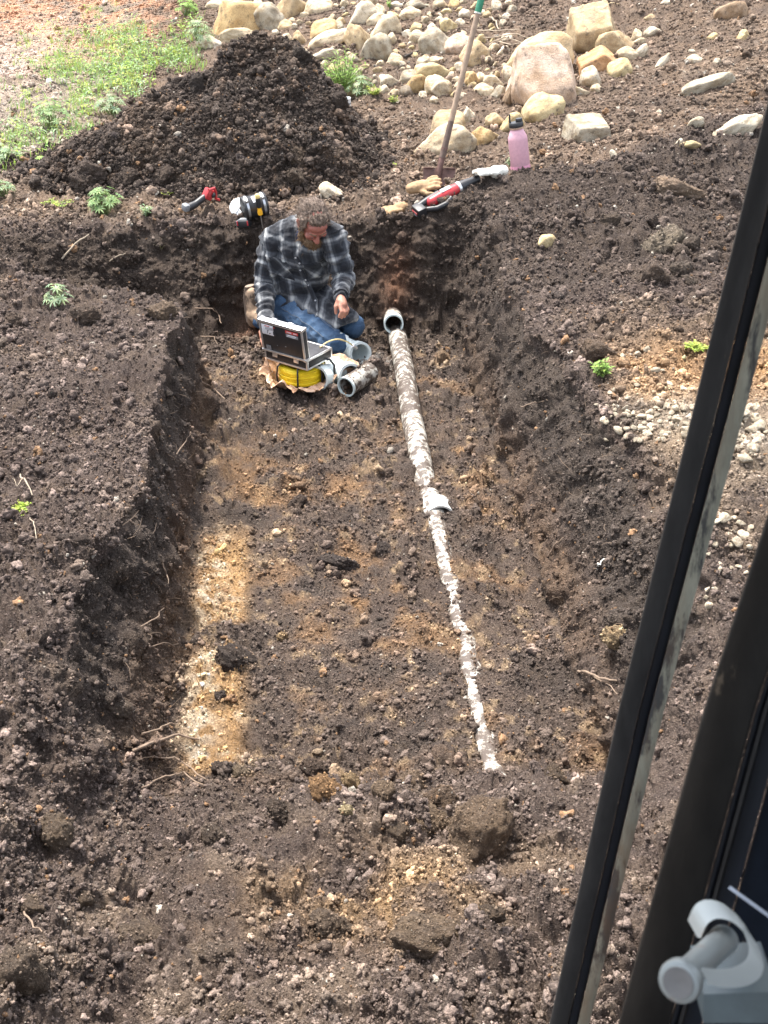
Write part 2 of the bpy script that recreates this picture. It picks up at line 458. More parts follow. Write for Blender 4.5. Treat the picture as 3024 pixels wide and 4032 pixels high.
def displaced(s, t, hfun, soft):
    h, M = hfun(s, t)
    x, y = st2xy(s, t); P = np.stack([x, y, h], -1)
    du, dv = np.gradient(P, axis=0), np.gradient(P, axis=1)
    N = np.cross(dv, du); AR = np.linalg.norm(N, axis=-1); N /= AR[..., None] + 1e-9
    N = np.where(N[..., 2:3] < 0, -N, N)
    p = P.reshape(-1, 3)
    rough = np.clip(.75 + .7 * fbm(p * 1.6, 2, 3), .3, 1.5)
    lum = fbm(p * 4.2, 2, 5)
    d0, c0 = worley(p * 5.2, 8); d1, c1 = worley(p * 11, 9); d2, c2 = worley(p * 24, 10); d3, c3 = worley(p * 52, 13)
    clod = lambda d: np.sqrt(np.clip(1 - (d / .50) ** 2, 0, 1))
    d = .040 * lum + .020 * vnoise(p * 13, 19) * rough + .010 * vnoise(p * 31, 23) * rough
    d = d + rough * (.060 * clod(d0) * (c0 > .64) + .030 * clod(d1) * (c1 > .60) + .017 * clod(d2) * (c2 > .32) * (.4 + c2) + .011 * clod(d3) * (.4 + c3))
    d = d + (.007 * vnoise(p * 85, 21) + .005 * vnoise(p * 160, 22)) * ss(.25, .8, N[..., 2].reshape(-1))
    sf = soft(s, t).reshape(-1)
    if M.ndim and (M.max() <= 1.001):                       # scrape marks of the bucket down the cut faces
        wm = ss(.85, .45, N[..., 2].reshape(-1)) * ss(2.4, 2.9, s.reshape(-1))
        d = d + wm * (.022 * vnoise(np.stack([p[:, 1] * 16 + p[:, 2] * 9, p[:, 0] * 5, p[:, 2] * 2.2], 1), 25) + .012 * vnoise(np.stack([p[:, 1] * 38 + p[:, 2] * 20 + p[:, 0] * 20, p[:, 0] * 8, p[:, 2] * 5], 1), 26))
    P = P + N * (d * sf - .02).reshape(h.shape + (1,))
    return P, N, (M, AR)
steep = None
def soft_ground(s, t):
    wall = np.exp(-((t - (TL0 + TL1) / 2) / .1) ** 2) + np.exp(-((t - 1.08) / .1) ** 2)
    r = 1 - .15 * np.clip(wall, 0, 1) * ss(2.6, 3.0, s) * ss(6.9, 6.6, s)
    r = r - .25 * np.exp(-((t - .25) / .5) ** 2) * ss(3.1, 3.4, s) * ss(5.2, 4.6, s)
    r = r + .45 * ss(2.9, 2.5, s) - .25 * ss(8.2, 9, s)
    r = r * (1 - .7 * ss(11, 14, s)) + .25 * ss(-.62, -.8, t) * ss(6.5, 6, s)
    r = r * (1 - .7 * np.exp(-((t - .60) / .045) ** 4) * ss(2.7, 2.8, s) * ss(5, 4.8, s))
    return r
P, N, (M, AREA) = displaced(SS, T, base_h, soft_ground)
nr, nc = SS.shape
# ---- soil colours: humus, clay, chalk, dry crust, and a painted far haze
def lerp(c, col, f): return c + (np.array(col) - c) * np.clip(f, 0, 1)[..., None]
def blob(s, t, px, py, z, rs, rt):
    q = onz(px, py, z); a, b = xy2st(q[0], q[1]); return np.exp(-(((s - a) / rs) ** 2 + ((t - b) / rt) ** 2))
def colours(s, t, P, N, M):
    p = P.reshape(-1, 3); sh = s.shape
    f1 = fbm(p * 2.3, 4, 61).reshape(sh); f2 = fbm(p * 6.5, 4, 62).reshape(sh); f3 = fbm(p * 19, 3, 63).reshape(sh) * ss(13.5, 10.5, s)
    c = np.zeros(sh + (3,)) + np.array([.098, .074, .062])
    c = lerp(c, [.056, .040, .034], ss(-.05, .45, f1) * .8)
    c = lerp(c, [.150, .112, .084], ss(.12, .5, f2) * .65)
    inside = M * ss(2.6, 3.0, s)
    fl = inside * (M > .9)
    c = lerp(c, [.100, .074, .058], fl * .6)
    c = lerp(c, [.24, .14, .07], fl * ss(.12, .5, f2 + .35 * f1) * .45)
    c = lerp(c, [.36, .26, .16], fl * ss(.22, .5, f3 + .3 * f2) * .55)
    c = lerp(c, [.062, .048, .04], fl * ss(.15, .5, -f2 - .3 * f1) * .8)
    st = np.exp(-((t + .35) / .105) ** 4) * np.maximum(ss(3.0, 3.06, s) * ss(3.66, 3.6, s), ss(3.8, 3.86, s) * ss(4.72, 4.35, s))
    st = st * ss(-.42, .0, f2 + .25) * (M > .8)
    c = lerp(c, [.43, .265, .12], st * (.85 + .35 * f3))
    c = lerp(c, [.55, .47, .36], st * (ss(-.28, -.42, t + .08 * f3) + .6 * ss(.15, .4, f3)) * ss(-.25, .2, f3 + .5 * f2) * .85)
    for px, py, rs, rt, a in ((1000, 1850, .4, .16, .9), (1470, 2000, .5, .2, .7), (1800, 1760, .22, .1, .8), (1900, 2020, .25, .1, .7), (1400, 2330, .3, .25, .5), (1560, 2450, .3, .25, .5)):
        c = lerp(c, [.30, .17, .075], blob(s, t, px, py, 0, rs, rt) * ss(-.15, .35, f2) * a * .7 * fl)
    c = lerp(c, [.62, .6, .55], blob(s, t, 1470, 1440, 0, .12, .08) * ss(-.05, .2, f3) * .9)
    # lower walls: bare yellowish-brown subsoil in the vertical cut
    wallm = ((M > .12) & (M < .97)) * ss(2.7, 3.1, s)
    lowr = wallm * ss(.42, .1, P[..., 2]) * (s < 6.6)
    c = lerp(c, [.135, .088, .056], lowr * (.5 + .6 * f2))
    c = lerp(c, [.060, .047, .039], wallm * ss(.12, .36, P[..., 2]) * .95)
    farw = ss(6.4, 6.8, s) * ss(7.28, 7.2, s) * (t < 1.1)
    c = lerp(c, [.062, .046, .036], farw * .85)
    c = lerp(c, [.17, .085, .05], blob(s, t, 1000, 1000, .5, .12, .15) * .8 + blob(s, t, 1560, 1150, .2, .1, .1) * .8)
    # near heap: lighter, tan
    near = ss(2.9, 2.5, s)
    c = lerp(c, [.118, .089, .074], near * .7)
    c = lerp(c, [.215, .165, .125], near * ss(.1, .5, f2) * .6)
    c = lerp(c, [.34, .22, .11], blob(s, t, 1500, 3480, .35, .16, .35) * ss(-.3, .3, f2) * .7)
    # right bank: pale dry crust, orange clay, then dark spoil further on
    zr = ss(1.25, 1.5, t)
    c = lerp(c, [.20, .15, .105], zr * ss(2.8, 3.6, s) * ss(5.6, 5.0, s) * (.5 + f2))
    c = lerp(c, [.36, .215, .105], blob(s, t, 2560, 1540, .65, .45, .5) * zr * (.75 + f2))
    c = lerp(c, [.33, .28, .22], blob(s, t, 2560, 1650, .65, .25, .5) * zr * .6 + blob(s, t, 2960, 1720, .65, .4, .3) * zr * .7)
    c = lerp(c, [.36, .215, .105], blob(s, t, 2980, 1500, .65, .3, .3) * zr * .8)
    rdg = ss(5.4, 6.0, s) * ss(.8, 1.2, t)
    sr = np.interp(t, [.9, 1.5, 2.0, 2.6, 3.4, 5], [7.35, 7.4, 7.45, 8.0, 8.5, 9.4])
    c = lerp(c, [.066, .050, .041], rdg * ss(sr + .12, sr + .02, s) * (.9 - .3 * f2))
    # beyond the hole: drier soil, painted paler for haze; far left orange and glare-pale
    far = ss(7.25, 7.6, s) * (1 - ss(.8, 1.1, t) * ss(sr + .3, sr, s))
    c = lerp(c, [.165, .118, .084], far * (.8 + .4 * f1))
    c = lerp(c, [.085, .064, .05], far * ss(.05, .4, f2) * .7)
    c = lerp(c, [.33, .26, .2], far * ss(.2, .5, f3 + .3 * f1) * .5)
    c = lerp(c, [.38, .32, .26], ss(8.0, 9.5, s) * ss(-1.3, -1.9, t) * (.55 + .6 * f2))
    c = lerp(c, [.40, .21, .12], ss(11.2, 13.0, s - 1.2 * (t + 2.4)) * ss(-.9, -1.7, t) * ss(-.35, .25, f3 + f2))
    c = lerp(c, [.46, .40, .35], blob(s, t, 0, 250, .6, 2.0, .7) * ss(-.4, .3, f3 + f2) * .8)  # pale patch painted in place of the upper left glare
    return np.clip(c, .02, .8)
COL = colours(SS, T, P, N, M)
i0 = np.arange(nr * nc).reshape(nr, nc)
F = np.stack([i0[:-1, :-1], i0[:-1, 1:], i0[1:, 1:], i0[1:, :-1]], -1).reshape(-1, 4)[:, ::-1]
me = raw_mesh('ground', P.reshape(-1, 3), F)
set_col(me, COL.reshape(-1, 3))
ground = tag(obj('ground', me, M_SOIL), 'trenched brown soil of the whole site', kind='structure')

# ------------------------------------------------------------------ the heap of spoil behind the hole
hs = build_axis(7.35, 10.3, 380, lambda s: np.where(s < 9, 1.0, .35)); ht = np.linspace(-2.3, 1.25, 470)
HS, HT = np.meshgrid(hs, ht, indexing='ij')
def heap_h(s, t):
    p = pile_profile(s, t); e = ss(.0, .06, p)
    return np.where(p > .004, hill(s, t) * .0 + .585 + (hill(s, t) - .585) * ss(7.3, 8.2, s) + p, .42), e
HP, HN, (HM, HAREA) = displaced(HS, HT, heap_h, lambda s, t: 1.05 + 0 * s)
hp = HP.reshape(-1, 3)
hf = fbm(hp * 3, 4, 81).reshape(HS.shape); hf3 = fbm(hp * 15, 3, 82).reshape(HS.shape)
HC = np.zeros(HS.shape + (3,)) + np.array([.050, .038, .031])
HC = lerp(HC, [.082, .06, .045], ss(0, .5, hf)); HC = lerp(HC, [.125, .085, .06], ss(.15, .5, hf3) * .6)
nh, mh = HS.shape
i1 = np.arange(nh * mh).reshape(nh, mh)
F1 = np.stack([i1[:-1, :-1], i1[:-1, 1:], i1[1:, 1:], i1[1:, :-1]], -1).reshape(-1, 4)[:, ::-1]
F1 = F1[(pile_profile(HS, HT).reshape(-1)[F1] > .002).any(1)]
used = np.unique(F1); remap = np.zeros(nh * mh, np.int64); remap[used] = np.arange(len(used))
me = raw_mesh('soil_heap', hp[used], remap[F1]); set_col(me, HC.reshape(-1, 3)[used])
heap = tag(obj('soil_heap', me, M_SOIL), 'tall dark cone of freshly dug soil behind the hole', 'soil heap')

# ------------------------------------------------------------------ which ground point is seen at a pixel
def zmap(Ps, Ns):
    px, py, dep = project(Ps); q = 6.0
    ix, iy = np.floor(px / q).astype(int) + 40, np.floor(py / q).astype(int) + 40
    W, H = 584, 752
    ok = (dep > .5) & (ix >= 0) & (ix < W) & (iy >= 0) & (iy < H)
    idx = np.nonzero(ok)[0]; idx = idx[np.argsort(-dep[idx])]
    Z = np.full((H, W), -1, np.int64); Z[iy[idx], ix[idx]] = idx
    return Z, Ps, Ns
Zg = zmap(P.reshape(-1, 3), N.reshape(-1, 3))
Za = zmap(np.concatenate([P.reshape(-1, 3), hp[used]]), np.concatenate([N.reshape(-1, 3), HN.reshape(-1, 3)[used]]))
def at(px, py, Z=None, normal=False):
    Zm, Ps, Ns = Z or Za
    ix, iy = int(px // 6) + 40, int(py // 6) + 40
    for r in range(0, 30):
        sub = Zm[max(iy - r, 0):iy + r + 1, max(ix - r, 0):ix + r + 1]; sub = sub[sub >= 0]
        if len(sub):
            qx, qy, _ = project(Ps[sub]); k = sub[np.argmin((qx - px) ** 2 + (qy - py) ** 2)]
            return (Ps[k].copy(), Ns[k].copy()) if normal else Ps[k].copy()
    return onz(px, py, .6)
def depth_of(p): return float(project(np.asarray(p)[None])[2][0])
RX = lambda a: Matrix.Rotation(a, 4, 'X')
RY = lambda a: Matrix.Rotation(a, 4, 'Y')
RZ = lambda a: Matrix.Rotation(a, 4, 'Z')

# ------------------------------------------------------------------ loose crumbs and pebbles
def lump(seed, k, nplanes, sub, rough, wl=2.0):
    bm = bmesh.new(); bmesh.ops.create_icosphere(bm, subdivisions=sub, radius=1)
    V = np.array([v.co[:] for v in bm.verts]); Fc = [tuple(v.index for v in f.verts) for f in bm.faces]; bm.free()
    r = np.random.default_rng(seed); n = r.normal(size=(nplanes, 3)); n /= np.linalg.norm(n, axis=1, keepdims=True)
    cpl = r.uniform(.72, 1.05, nplanes)
    d = np.clip(V @ n.T / cpl, 0, None); R = (d ** k).sum(1) ** (-1.0 / k)
    R = np.clip(R, .5, 1.4); V = V * R[:, None]
    V = V * (1 + rough * fbm(V * wl + seed * 3.1, 4, seed)[:, None])
    V -= (V.max(0) + V.min(0)) / 2; V /= np.abs(V).max(0)
    return V, Fc
protos = bpy.data.collections.new('crumb_shapes')
for i in range(8):
    r_ = np.random.default_rng(300 + i); VV, FF = [], []
    for k in range(5):                                             # a crumb is several grains stuck together
        V, Fc = lump(100 + i * 7 + k, 12, 8, 2, .42, 2.6)
        rr = 1.0 if k == 0 else r_.uniform(.35, .75); dd = r_.normal(size=3); dd /= np.linalg.norm(dd)
        V = V * rr * .8 + dd * (0 if k == 0 else r_.uniform(.55, .85))
        FF += [tuple(q + len(VV) for q in f) for f in Fc]; VV += [tuple(v) for v in V]
    mc = raw_mesh('crumb', np.array(VV) * np.array([.9, .8, .7]), FF); mc.materials.append(M_CRUMB)
    protos.objects.link(bpy.data.objects.new('crumb_shape', mc))
def gn_scatter(name, pts, scale, rot, idx, tint, label):
    me = bpy.data.meshes.new(name); n = len(pts)
    me.vertices.add(n); me.vertices.foreach_set('co', pts.astype(np.float32).ravel())
    me.attributes.new('sc', 'FLOAT_VECTOR', 'POINT').data.foreach_set('vector', scale.astype(np.float32).ravel())
    me.attributes.new('rt', 'FLOAT_VECTOR', 'POINT').data.foreach_set('vector', rot.astype(np.float32).ravel())
    me.attributes.new('pk', 'INT', 'POINT').data.foreach_set('value', idx.astype(np.int32))
    set_col(me, tint, 'tint'); me.update()
    o = tag(link(bpy.data.objects.new(name, me)), label, kind='stuff')
    g = bpy.data.node_groups.new(name, 'GeometryNodeTree')
    g.interface.new_socket('Geometry', in_out='INPUT', socket_type='NodeSocketGeometry')
    g.interface.new_socket('Geometry', in_out='OUTPUT', socket_type='NodeSocketGeometry')
    gi, go = g.nodes.new('NodeGroupInput'), g.nodes.new('NodeGroupOutput')
    ip, ci = g.nodes.new('GeometryNodeInstanceOnPoints'), g.nodes.new('GeometryNodeCollectionInfo')
    ci.inputs['Collection'].default_value = protos; ci.inputs['Separate Children'].default_value = True; ci.inputs['Reset Children'].default_value = True
    def attr(nm, ty):
        a = g.nodes.new('GeometryNodeInputNamedAttribute'); a.data_type = ty; a.inputs['Name'].default_value = nm
        return a.outputs['Attribute']
    L = g.links.new
    L(gi.outputs[0], ip.inputs['Points']); L(ci.outputs[0], ip.inputs['Instance']); ip.inputs['Pick Instance'].default_value = True
    L(attr('pk', 'INT'), ip.inputs['Instance Index']); L(attr('sc', 'FLOAT_VECTOR'), ip.inputs['Scale'])
    e2r = g.nodes.new('FunctionNodeEulerToRotation'); L(attr('rt', 'FLOAT_VECTOR'), e2r.inputs[0]); L(e2r.outputs[0], ip.inputs['Rotation'])
    L(ip.outputs[0], go.inputs[0])
    o.modifiers.new('scatter', 'NODES').node_group = g
    return o
# ------------------------------------------------------------------ stones, each a thing of its own
STONES = []
for i in range(8):
    V, Fc = lump(20 + i, 8 + 2 * (i % 4), 11, 4, .13, 2.1); STONES.append(raw_mesh('stone_round', V, Fc))
for i in range(6):
    V, Fc = lump(60 + i, 26, 10, 4, .09, 2.8); STONES.append(raw_mesh('stone_blocky', V, Fc))
for m_ in STONES: m_.materials.append(M_ROCK)
CLODS = []
for i in range(8):
    V, Fc = lump(140 + i, 9, 11, 5, .20, 2.0)
    Vn = V / np.linalg.norm(V, axis=1, keepdims=True)
    d_, c_ = worley(V * 3.2, 150 + i); e_, g_ = worley(V * 7.5, 160 + i)
    V = V + Vn * (.16 * np.clip(1 - d_ * 1.7, 0, 1) * (c_ > .3) + .07 * np.clip(1 - e_ * 1.8, 0, 1) + .05 * vnoise(V * 9, 170 + i))[:, None]
    CLODS.append(raw_mesh('clod', V / np.abs(V).max(0), Fc))
for m_ in CLODS: m_.materials.append(M_CLOD)
TONE = {'tan': (.48, .385, .25), 'gold': (.50, .37, .20), 'pale': (.53, .46, .34), 'white': (.59, .54, .44), 'grey': (.42, .385, .31),
        'brown': (.34, .25, .17), 'pink': (.55, .44, .36), 'orange': (.50, .31, .17), 'yellow': (.56, .47, .28), 'dark': (.28, .24, .19)}
def put_stone(px, py, w, h, tone, roll=0, shape=None, depthk=.8, Zm=None, sink=.12, name='stone', mesh=None, colour=None, bright=1.0):
    base = at(px, py + h * .36, Zm or Zg); d = depth_of(base)
    W, H = w * d / FPX, h * d / FPX
    D = max(min(W, H * 1.3) * depthk, .5 * H)
    me = mesh or STONES[shape if shape is not None else rnd.randrange(8)]
    o = link(bpy.data.objects.new(name, me))
    up = Vector((0, math.sin(PITCH * .6), math.cos(PITCH * .6)))
    c = Vector(J(px, py, base[1] + D * .3)) - Vector((0, 0, .13 * H))
    o.matrix_world = Matrix.Translation(c) @ RY(math.radians(-roll)) @ RZ(rnd.uniform(-.5, .5) if abs(roll) < 5 and w < 1.5 * h else rnd.uniform(-.15, .15)) @ RX(rnd.uniform(-.2, .2)) @ Matrix.Diagonal((W * .60, D * .6, H * .75, 1))
    t = np.array(colour if colour is not None else TONE[tone]) * bright * rnd.uniform(.85, 1.12)
    o.color = (*np.clip(t, 0, .85), 1)
    return o
# px, py, width, height, tone, roll, blocky shape?, own label
ROCKS = [
 (945, 80, 240, 150, 'gold', 20, 8, 'big golden tan boulder on the slope behind the soil heap'),
 (2155, 305, 275, 245, 'pink', 22, 9, 'huge flat-faced pinkish boulder, largest on the slope'),
 (2125, 235, 260, 150, 'tan', 24, 3, 'long tan slab showing behind the huge flat-faced boulder'),
 (2345, 122, 195, 165, 'tan', 12, 10, 'big squarish tan boulder uphill of the huge flat-faced one'),
 (2363, 240, 145, 88, 'orange', 6, 8, 'orange-brown boulder wedged beside the huge flat-faced one'),
 (2420, 172, 130, 78, 'tan', 14, 11, 'ridged tan-grey stone between the squarish boulder and small cobbles'),
 (2330, 310, 82, 82, 'white', 0, 2, 'round stone with black and white blotches by the huge boulder'),
 (2138, 433, 165, 95, 'yellow', 36, 4, 'long pale yellow stone leaning below the huge boulder'),
 (2430, 277, 105, 62, 'yellow', 42, 5, 'oblong yellowish stone tilted beside the orange-brown boulder'),
 (2310, 512, 160, 100, 'grey', 8, 12, 'grey block with a bright white top, alone on bare soil'),
 (2895, 505, 200, 60, 'white', 32, 11, 'long flat white slab by the dark cab post'),
 (2790, 332, 190, 55, 'grey', 20, 10, 'long narrow grey-tan stone alone on the right slope'),
 (2880, 42, 110, 70, 'brown', 28, 13, 'brown stone with pale streaks at the top right'),
 (1750, 555, 215, 118, 'pale', 4, 1, 'broad cream boulder right behind the shovel shaft'),
 (1750, 487, 145, 84, 'tan', 18, 5, 'tan humped stone behind the broad cream boulder'),
 (1841, 456, 58, 56, 'white', 0, 8, 'angular white stone behind the shovel beside the humped tan one'),
 (1907, 539, 100, 70, 'gold', 8, 9, 'golden wedge-shaped stone right of the shovel shaft'),
 (2010, 486, 100, 70, 'yellow', 14, 0, 'pale yellow stone directly behind the pink bottle'),
 (1950, 473, 70, 48, 'tan', 16, 2, 'small light tan stone left of the pink bottle cap'),
 (1068, 75, 98, 98, 'grey', 20, 6, 'upright grey stone beside the big golden boulder'),
 (1147, 30, 120, 88, 'tan', 0, 8, 'brownish square block cut by the top edge'),
 (1243, 28, 118, 72, 'pale', 6, 5, 'pale rounded boulder at the top beside the square block'),
 (945, 143, 150, 52, 'pale', 8, 11, 'flat pale slab just above the heap top'),
 (820, 168, 88, 44, 'white', 0, 4, 'round white stone left of the heap top near weeds'),
 (1062, 180, 92, 40, 'white', -4, 1, 'white stone half hidden behind the heap top'),
 (1262, 122, 122, 62, 'gold', 28, 5, 'long golden stone among pale ones right of the heap'),
 (1183, 155, 48, 58, 'tan', 15, 2, 'small upright tan stone against the long golden one'),
 (1290, 155, 168, 52, 'pale', 24, 4, 'long pale tapering stone below the long golden one'),
 (1425, 60, 122, 74, 'white', 22, 0, 'large white and grey boulder at the top middle'),
 (1410, 152, 90, 100, 'tan', 20, 9, 'tan and brown block with a dark undercut side'),
 (1510, 122, 142, 92, 'pale', 14, 0, 'big cream oval boulder uphill of the speckled grey one'),
 (1487, 198, 118, 96, 'grey', 18, 3, 'speckled grey-tan round boulder above the leafy weeds'),
 (1718, 175, 112, 96, 'grey', 20, 6, 'round boulder with dark grey blotches left of the shovel handle'),
 (1808, 178, 118, 64, 'pink', 24, 4, 'pinkish grey boulder touching the shovel handle'),
 (1855, 217, 128, 88, 'tan', 14, 1, 'smooth tan boulder crossed by the shovel handle'),
 (1707, 282, 132, 64, 'yellow', 10, 7, 'creamy yellow humped boulder in the middle of the stones'),
 (1630, 335, 108, 62, 'gold', 18, 0, 'golden tan stone at the lower edge of the stone strip'),
 (1603, 362, 54, 44, 'dark', 0, 2, 'dark grey-tan stone under the golden lower one'),
 (1705, 340, 92, 60, 'pale', 22, 5, 'pale oblong stone next to the golden lower one'),
 (1738, 353, 70, 58, 'pale', 4, 3, 'smooth rounded pale stone nearest the bare soil'),
 (1550, 367, 55, 30, 'pale', 6, 1, 'flat little pale stone lowest in the strip'),
 (1304, 748, 82, 56, 'white', 0, 12, 'dirty white-topped stone behind the kneeling man'),
 (2152, 960, 60, 62, 'yellow', 0, 3, 'round cream stone alone on the dark right bank'),
]
SMALL = [
 (1117, 101, 60, 42, 'tan', 0), (1088, 128, 32, 20, 'white', 0), (1340, 116, 46, 50, 'grey', 0), (1336, 88, 46, 34, 'tan', 0), (1005, 168, 30, 20, 'white', 0),
 (1120, 160, 62, 38, 'pale', 20), (1152, 201, 96, 38, 'pale', 8), (1185, 214, 62, 56, 'grey', 10), (1271, 213, 106, 34, 'white', 6), (1232, 290, 42, 42, 'yellow', 10),
 (1487, 46, 50, 44, 'pale', 0), (1491, 82, 80, 44, 'pale', 26), (1556, 70, 60, 38, 'yellow', 0), (1548, 155, 38, 44, 'pale', 10), (1615, 53, 76, 38, 'pale', 14),
 (1636, 18, 70, 36, 'grey', 14), (1606, 135, 32, 28, 'white', 14), (1645, 145, 64, 46, 'pale', 16), (1766, 96, 58, 46, 'yellow', 20), (1704, 110, 38, 30, 'white', 18),
 (1731, 84, 42, 30, 'white', 0), (1735, 17, 54, 36, 'pale', 10), (1783, 16, 46, 36, 'gold', 0), (1805, 47, 42, 20, 'gold', 40), (1828, 52, 40, 26, 'white', 30),
 (1551, 237, 66, 42, 'pale', 0), (1559, 208, 40, 22, 'tan', 0), (1706, 237, 56, 22, 'pale', 10), (1660, 243, 62, 30, 'grey', 26), (1534, 317, 70, 48, 'white', 14),
 (1603, 300, 76, 36, 'grey', 16), (1780, 295, 46, 20, 'pink', 4), (1800, 318, 34, 24, 'pale', 0), (1859, 308, 46, 46, 'gold', 0), (1897, 310, 50, 44, 'pale', 20),
 (1942, 322, 72, 44, 'pale', 4), (1902, 358, 76, 48, 'pale', 16), (1960, 366, 56, 54, 'grey', 0), (2003, 375, 46, 92, 'brown', 0), (2468, 212, 80, 42, 'pale', 10),
 (2262, 362, 98, 40, 'pale', 12), (2350, 350, 44, 28, 'pale', 0), (2035, 222, 50, 26, 'pale', 10), (2003, 290, 46, 52, 'white', 30), (1990, 152, 52, 26, 'white', 24),
 (1980, 203, 52, 36, 'white', 10), (2010, 38, 46, 26, 'white', 24), (1996, 66, 32, 22, 'white', 20), (2410, 22, 52, 26, 'yellow', 26), (2515, 220, 92, 34, 'white', 52),
 (2735, 237, 62, 34, 'white', 6), (2605, 250, 84, 22, 'white', 58), (2570, 125, 62, 34, 'white', 24), (2505, 138, 42, 38, 'pale', 0), (2515, 163, 54, 24, 'pale', 0),
 (2922, 143, 46, 42, 'yellow', 10), (2820, 243, 34, 24, 'white', 10), (2806, 142, 40, 24, 'yellow', 0), (2727, 203, 32, 14, 'white', -10), (2718, 568, 76, 24, 'yellow', 10),
 (2740, 487, 62, 38, 'grey', 24), (2675, 560, 30, 28, 'white', 0), (2413, 605, 28, 24, 'white', 0), (2565, 68, 48, 20, 'tan', -20), (2625, 8, 62, 20, 'white', 6),
 (2598, 445, 28, 20, 'grey', 0), (850, 20, 90, 34, 'pale', 10), (1560, 20, 46, 24, 'white', 6), (1690, 60, 30, 22, 'pale', 0), (1420, 20, 44, 26, 'white', 0), (2300, 30, 30, 18, 'white', 10),
 (360, 393, 54, 18, 'pale', 0), (1610, 175, 24, 18, 'white', 0), (1585, 250, 26, 14, 'white', 0), (1100, 50, 28, 20, 'white', 0), (1010, 10, 40, 22, 'pale', 0),
]
def faceted(seed, planes, k=26):
    V, Fc = lump(seed, 5, 3, 5, 0)
    V = V / np.linalg.norm(V, axis=1, keepdims=True)
    n = np.array([q[:3] for q in planes], float); c = np.array([q[3] for q in planes]); n /= np.linalg.norm(n, axis=1, keepdims=True)
    V = V * ((np.clip(V @ n.T / c, 0, None) ** k).sum(1) ** (-1.0 / k))[:, None]
    lay = fbm(V * np.array([1.2, 2, 7]) + seed, 4, seed)
    V = V * (1 + .035 * lay + .03 * fbm(V * 5, 4, seed + 1))[:, None]
    V -= (V.max(0) + V.min(0)) / 2
    m = raw_mesh('boulder', V / np.abs(V).max(0), Fc); m.materials.append(M_ROCK); return m
HERO = {1: faceted(5, [(.05, -.62, .78, .55), (0, -1, -.22, .74), (-.95, -.1, .5, .95), (-.8, -.3, -.4, .80), (.95, -.25, .1, .78), (.7, .2, .6, .88), (0, .8, .6, .8), (0, 0, -1, .72), (.5, -.7, -.6, .80), (.1, .2, 1, .78)]),
        3: faceted(6, [(-.05, -.35, .94, .62), (0, -1, -.1, .72), (-1, -.1, .1, .86), (1, -.2, .35, .82), (-.5, -.6, -.7, .74), (.6, -.5, -.6, .72), (0, 1, .3, .8), (.1, 0, -1, .85)]),
        4: faceted(7, [(-.4, -.2, .9, .6), (.6, -.2, .8, .7), (0, -1, 0, .7), (-1, 0, 0, .95), (1, -.2, -.1, .9), (0, 0, -1, .6), (0, 1, 0, .8)]),
        9: faceted(8, [(.05, -.3, .95, .5), (0, -1, -.2, .7), (-.9, -.3, .3, .88), (1, 0, .2, .9), (-.6, -.5, -.6, .75), (0, 1, 0, .8), (0, 0, -1, .7)])}
for i_, (px, py, w, h, tone, roll, shp, lab) in enumerate(ROCKS):
    tag(put_stone(px, py, w, h, tone, roll if i_ not in HERO else roll * .6, shp, mesh=HERO.get(i_)), lab, 'boulder' if w > 110 else 'stone', 'stones on the slope behind the hole')
ANCH = [(r[0], r[1], r[2], r[7]) for r in ROCKS[:41]]
SHORT = {0: 'the big golden boulder', 1: 'the huge flat-faced boulder', 2: 'the tan slab behind the huge boulder', 3: 'the squarish tan boulder', 4: 'the orange-brown boulder', 5: 'the ridged tan-grey stone',
 6: 'the blotched round stone', 7: 'the leaning pale yellow stone', 8: 'the tilted yellowish stone', 9: 'the white-topped grey block', 10: 'the flat white slab', 11: 'the narrow grey-tan stone', 12: 'the pale-streaked brown stone',
 13: 'the broad cream boulder', 14: 'the humped tan stone', 15: 'the angular white stone', 16: 'the golden wedge stone', 17: 'the stone behind the bottle', 18: 'the stone by the bottle cap', 19: 'the upright grey stone',
 20: 'the brownish square block', 21: 'the pale rounded top boulder', 22: 'the flat pale slab', 23: 'the round white stone', 24: 'the white stone behind the heap', 25: 'the long golden stone', 26: 'the upright tan stone',
 27: 'the pale tapering stone', 28: 'the white and grey boulder', 29: 'the undercut brown block', 30: 'the cream oval boulder', 31: 'the speckled grey boulder', 32: 'the dark-blotched boulder', 33: 'the pinkish grey boulder',
 34: 'the smooth tan boulder', 35: 'the humped creamy boulder', 36: 'the golden lower stone', 37: 'the dark grey-tan stone', 38: 'the pale oblong stone', 39: 'the smooth pale stone', 40: 'the flat little pale stone'}
WORD = {'tan': 'tan', 'gold': 'golden', 'pale': 'pale', 'white': 'white', 'grey': 'grey', 'brown': 'brown', 'pink': 'pinkish', 'yellow': 'yellowish'}
seen = {}
r2 = random.Random(77)
for i in range(95):                                                # the many small cobbles bedded between the larger ones
    for tr in range(30):
        px, py = r2.uniform(1080, 2010), r2.uniform(4, 400)
        if py > 400 - abs(px - 1650) * .12 or px < 1000 + py * .55: continue
        w = r2.uniform(20, 52)
        if all(math.hypot((px - q[0]) / (q[2] / 2 + w / 2), (py - q[1]) / (q[3] / 2 + w * .38)) > .85 for q in [r[:4] for r in ROCKS] + [r[:4] for r in SMALL]):
            SMALL.append((px, py, w, w * r2.uniform(.5, .85), r2.choice(['pale', 'pale', 'white', 'tan', 'grey', 'yellow']), r2.uniform(-5, 22))); break
def direction(dx, dy):
    if abs(dx) > 1.6 * abs(dy): return 'right of' if dx > 0 else 'left of'
    if abs(dy) > 1.6 * abs(dx): return 'downhill of' if dy > 0 else 'uphill of'
    return ('below and ' if dy > 0 else 'above and ') + ('right of' if dx > 0 else 'left of')
